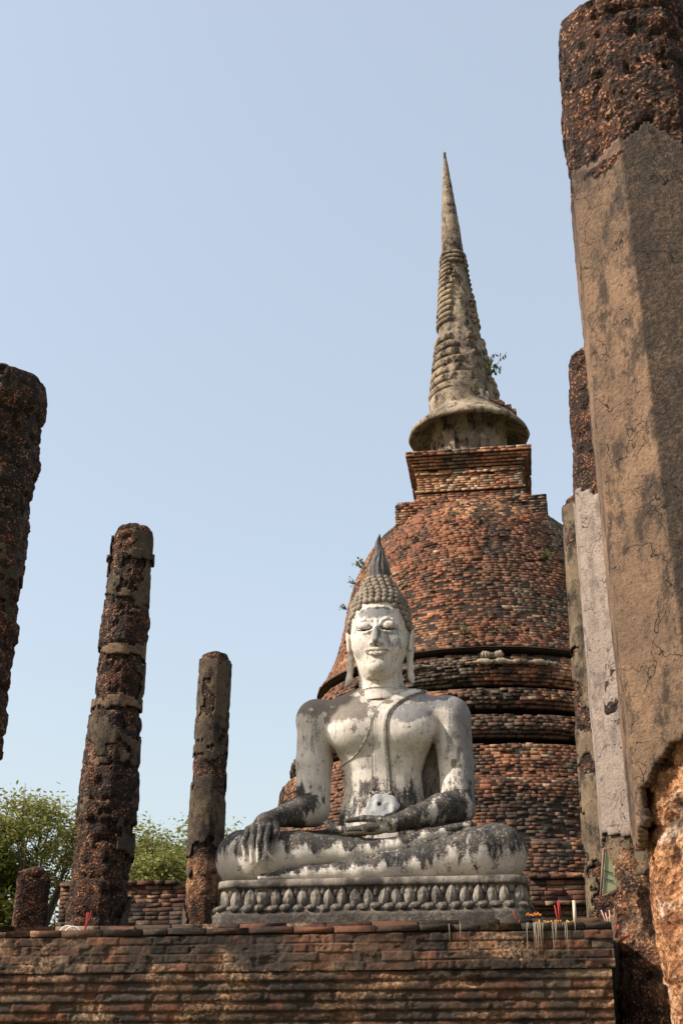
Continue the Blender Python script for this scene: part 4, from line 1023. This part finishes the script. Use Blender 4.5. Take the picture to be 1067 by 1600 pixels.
# ------------------------------------------------------------------ offerings
MRED = simple('red_incense', (.36, .04, .03), .7); MPNK = simple('pale_incense', (.55, .30, .22), .7); MWAX = simple('candle_wax', (.60, .49, .33), .45)
MWH = simple('white_plastic', (.75, .75, .72), .4); MYF = simple('marigold_petals', (.55, .33, .04), .8); MORG = simple('orange_garland', (.55, .19, .03), .8)
GI = 'incense and candles left on the wall'
def sticks(name, loc, label, mat, ends, r=.0035, extra=None):
    o = empty(name, loc, label, 'incense', GI)
    for i, (a, b) in enumerate(ends):
        mesh('incense_stick', *tubeVF([a, b], r, 6), mat, o)
    return o
o = sticks('incense_bundle', (-3.40, 9.70, 2.66), 'red incense bundle in a small white cup on the far left of the wall', MRED, [((random.uniform(-.006, .006), random.uniform(-.006, .006), .0), (.006 + random.uniform(-.005, .035), random.uniform(-.01, .01), random.uniform(.11, .15))) for _ in range(9)])
mesh('cup', *tubeVF([(-.02, -.02, -.035), (-.02, -.02, -.01), (-.02, -.02, .0)], [.014, .019, .02], 14), MWH, o)
for k, (dx, h) in enumerate(((0, .048), (.045, .04))):
    P = [(-3.62 + dx + .18 * s * .9, 9.72 + .02 * s, 2.655 + h * math.sin(math.pi * min(s * 1.25, 1)) ** .8 if s < .8 else 2.66) for s in np.linspace(0, 1, 24)]
    V, F = tubeVF(P, .0045, 6); tag(mesh('white_wire', V, F, MWH), ['outer white bent wire hoop lying on the wall beside the red incense', 'inner white bent wire hoop lying on the wall beside the red incense'][k], 'wire', 'white wire hoops')
o = sticks('incense_bundle', (.29, 9.80, 2.70), 'two upright dark red incense sticks beside the tall pale candle', MRED, [((0, 0, -.04), (-.005, 0, .13)), ((.012, .01, -.04), (.004, 0, .14)), ((-.01, 0, -.04), (-.03, .0, .10))], .0045)
sticks('incense_bundle', (-.03, 9.72, 2.66), 'single leaning red incense stick left of the orange garland', MRED, [((.01, 0, 0), (-.03, 0, .10)), ((.012, 0, 0), (.02, 0, .03))], .003)
sticks('incense_bundle', (.64, 9.72, 2.63), 'pale pinkish incense sticks leaning at the right corner of the wall', MPNK, [((.0, 0, 0), (-.04, 0, .12)), ((.01, 0, 0), (-.010, 0, .10)), ((.02, 0, -.02), (.02, 0, .12)), ((.025, 0, 0), (.03, .01, .09))], .0042)
sticks('incense_bundle', (.69, 9.70, 2.55), 'short thick red stubs fallen beside the wall corner', MRED, [((0, 0, 0), (.03, 0, .09)), ((.02, 0, -.03), (.10, 0, .02))], .010)
cn = empty('candle', (.405, 9.78, 2.66), 'tall pale yellow candle standing on the right end of the wall', 'candle', GI)
mesh('wax_column', *tubeVF([(0, 0, 0), (0, 0, .08), (.002, 0, .17)], [.0145, .013, .012], 14), MWAX, cn)
mesh('wick', *tubeVF([(.002, 0, .168), (.004, 0, .185)], .002, 6), MDM, cn)
def blob(name, label, cat, loc, mat, n, spread, s0, s1, hz=.02):
    parts = []; b = bmesh.new(); bmesh.ops.create_icosphere(b, subdivisions=1, radius=1.); bv = np.array([v.co[:] for v in b.verts]); bf = [tuple(v.index for v in q.verts) for q in b.faces]; b.free()
    for _ in range(n):
        s = RNG.uniform(s0, s1); v = bv * s * RNG.uniform(.6, 1.2, 3) + np.array(loc) + [RNG.uniform(-spread, spread), RNG.uniform(-.05, .05), RNG.uniform(0, hz)]; parts.append((v, bf))
    tag(mesh(name, *join(parts), mat), label, cat)
blob('flower_offering', 'strewn yellow marigold petals and wax at the foot of the candle', 'flowers', (.23, 9.70, 2.66), MYF, 34, .15, .004, .010)
blob('flower_garland', 'small orange flower garland lying left of the yellow petals', 'flowers', (.10, 9.86, 2.735), MORG, 26, .06, .006, .011, .012)
# wax runs down the wall face
MDRIP = simple('old_wax', (.27, .215, .15), .7)
wd = empty('wax_drips', (.25, 9.585, 2.655), 'streaks of old candle wax running down the wall face below the candle', 'wax')
for k in range(24):
    x = RNG.choice([RNG.uniform(.02, .17), RNG.uniform(.2, .46), RNG.uniform(.02, .46)]); L2 = RNG.uniform(.03, .26); yb = 9.578
    if k < 2: x = (-.535, -.45)[k]; L2 = .13
    V, F = tubeVF([(x - .25, yb - 9.585, 0), (x - .25 + RNG.normal(0, .003), yb - 9.585, -L2 * .5), (x - .25 + RNG.normal(0, .004), yb - 9.585 + .002, -L2)], [.0028, .0023, .0017], 5)
    mesh('wax_drip', V, F, MDRIP, wd)

# ------------------------------------------------------------------ plants growing from the brickwork
MPL = leaf_mat('weed_leaves', (.10, .16, .03), (.05, .09, .02)); MDRY = leaf_mat('dry_weed', (.16, .15, .06), (.09, .09, .04))
def plant(label, base, dirn, n, size, leaf, m, spread=.5, group='weeds rooted in the stupa'):
    root = empty('wall_plant', base, label, 'plant', group); st = []; V = []; F = []; T = []
    dirn = Vector(dirn).normalized()
    for k in range(n):
        d = (dirn + Vector(RNG.normal(0, spread, 3).tolist())).normalized(); L1 = size * RNG.uniform(.4, 1)
        P = [Vector((0, 0, 0)), d * L1 * .5 + Vector((0, 0, .03)), d * L1]; st.append(tubeVF(P, [.008, .006, .003], 5))
        for j in range(5):
            c = P[1].lerp(P[2], RNG.random()) + Vector(RNG.normal(0, leaf * .8, 3).tolist()); a = Vector(RNG.normal(0, 1, 3).tolist()).normalized(); b = a.orthogonal().normalized()
            i0 = len(V); V += [tuple(c - a * leaf), tuple(c - b * leaf * .7), tuple(c + a * leaf * 1.2), tuple(c + b * leaf * .7)]; F.append((i0, i0 + 1, i0 + 2, i0 + 3)); T += [RNG.random()] * 4
    mesh('stem', *join(st), MBK, root); mesh('foliage', V, F, m, root, {'tint1': T})
plant('leafy green sapling growing from the right side of the ringed spire', (CX + .55, CY - .35, 17.1), (1, -.1, 1.6), 10, .85, .06, MPL, .3)
plant('small round-leaved sprig sticking out at the left edge of the bell', (-3.02, 25.2, 12.05), (-.7, -.2, 1), 4, .35, .05, MPL, .3)
plant('dry tuft on the left edge of the bell below the round-leaved sprig', (-3.2, 25.1, 11.6), (-1, -.2, .6), 8, .25, .022, MDRY, .5)
plant('lowest dry tuft on the left edge of the bell', (-3.42, 25.2, 11.05), (-1, -.2, .4), 7, .22, .02, MDRY, .5)
plant('green weed tuft on the right front of the brick bell', (.95, CY - 2.6, 11.25), (.1, -1, .5), 14, .30, .022, MPL, .6)
plant('thin green weeds along the bell foot just right of the statue ear', (-.75, CY - 3.42, 9.42), (0, -1, .3), 10, .25, .022, MPL, .9)
plant('sparse pale weeds along the bell foot farther right of the statue', (-.02, CY - 3.38, 9.45), (0, -1, .4), 9, .25, .022, MDRY, .9)
plant('tiny weed at the top of the square brick shoulder', (-.35, CY - 1.75, 13.05), (0, -1, .6), 5, .16, .02, MDRY, .6)
plant('small weed in the broken rings at the foot of the spire', (CX + .22, CY - .85, 16.35), (.2, -1, .8), 8, .35, .03, MPL, .5)
plant('dry weed hanging from the low brick wall between the left columns', (-5.05, 19.85, 3.75), (0, -1, -.3), 8, .3, .022, MDRY, .6, 'weeds rooted in the walls')

# ------------------------------------------------------------------ trees
def tree(label, x, y, h, cr, n_clump, leaves, m, seed, base_h=.35, cz=.9, ls=.09):
    rg = np.random.default_rng(seed); root = empty('tree', (x, y, 0), label, 'tree', 'trees beyond the ruin')
    st = [tubeVF([(0, 0, 0), (.1, 0, h * base_h * .6), (0, .1, h * base_h)], [.30, .24, .2], 10)]
    top = Vector((0, .1, h * base_h)); V = []; F = []; T = []
    Cs = []
    while len(Cs) < n_clump:
        p = rg.uniform(-1, 1, 3)
        if p @ p > 1 or p @ p < .12: continue
        Cs.append(np.array([p[0] * cr, p[1] * cr, h * (1 + base_h) / 2 + p[2] * h * (1 - base_h) / 2 * cz]))
    for c in Cs:
        mid = (Vector(c.tolist()) * .5 + top * .5) + Vector((rg.normal(0, .25), rg.normal(0, .25), -.25))
        st.append(tubeVF([top - Vector((0, 0, rg.uniform(0, .8))), mid, Vector(c.tolist())], [.09, .055, .015], 5))
        for _ in range(4):
            e = Vector((c + rg.normal(0, .55, 3)).tolist()); st.append(tubeVF([mid.lerp(Vector(c.tolist()), .6), e], [.025, .008], 4))
        nl = int(leaves * rg.uniform(.6, 1.4)); s3 = rg.uniform(.35, .75)
        # feathery sprays: flattened layered clumps
        q = rg.normal(0, 1, (nl, 3)) * [s3, s3, s3 * .42] + c; q[:, 2] += .10 * np.sin(q[:, 0] * 4)
        a = rg.normal(0, 1, (nl, 3)) * [1, 1, .45]; a /= np.linalg.norm(a, axis=1, keepdims=True)
        b = np.cross(a, rg.normal(0, 1, (nl, 3)) * [.5, .5, 1]); b /= np.linalg.norm(b, axis=1, keepdims=True) + 1e-9
        s = ls * rg.uniform(.6, 1.3, (nl, 1)); V.append(np.stack([q - a * s, q - b * s * .4, q + a * s, q + b * s * .4], 1).reshape(-1, 3)); T.append(np.repeat(np.clip(rg.normal(rg.random() * .8, .2, nl), 0, 1), 4))
    V = np.concatenate(V); F = np.arange(len(V)).reshape(-1, 4)
    mesh('trunk', *join(st), MBK, root); mesh('crown', V, F, m, root, {'tint1': np.concatenate(T)}, smooth=False)
tree('dense green tree at the far left edge behind the stone post', -20.2, 40, 11.2, 3.6, 80, 1300, MLF, 1, .3, ls=.11)
tree('open feathery tree just left of the middle dark column', -16.6, 40, 10.7, 3.0, 60, 560, MLF2, 2, .3)
tree('lower round-topped tree between the middle and slender left columns', -11.6, 42, 10.0, 3.4, 60, 620, MLF2, 3, .3)
tree('second tree behind the middle dark column, partly hidden by it', -14.4, 47, 10.2, 3.2, 50, 800, MLF, 4, .3)
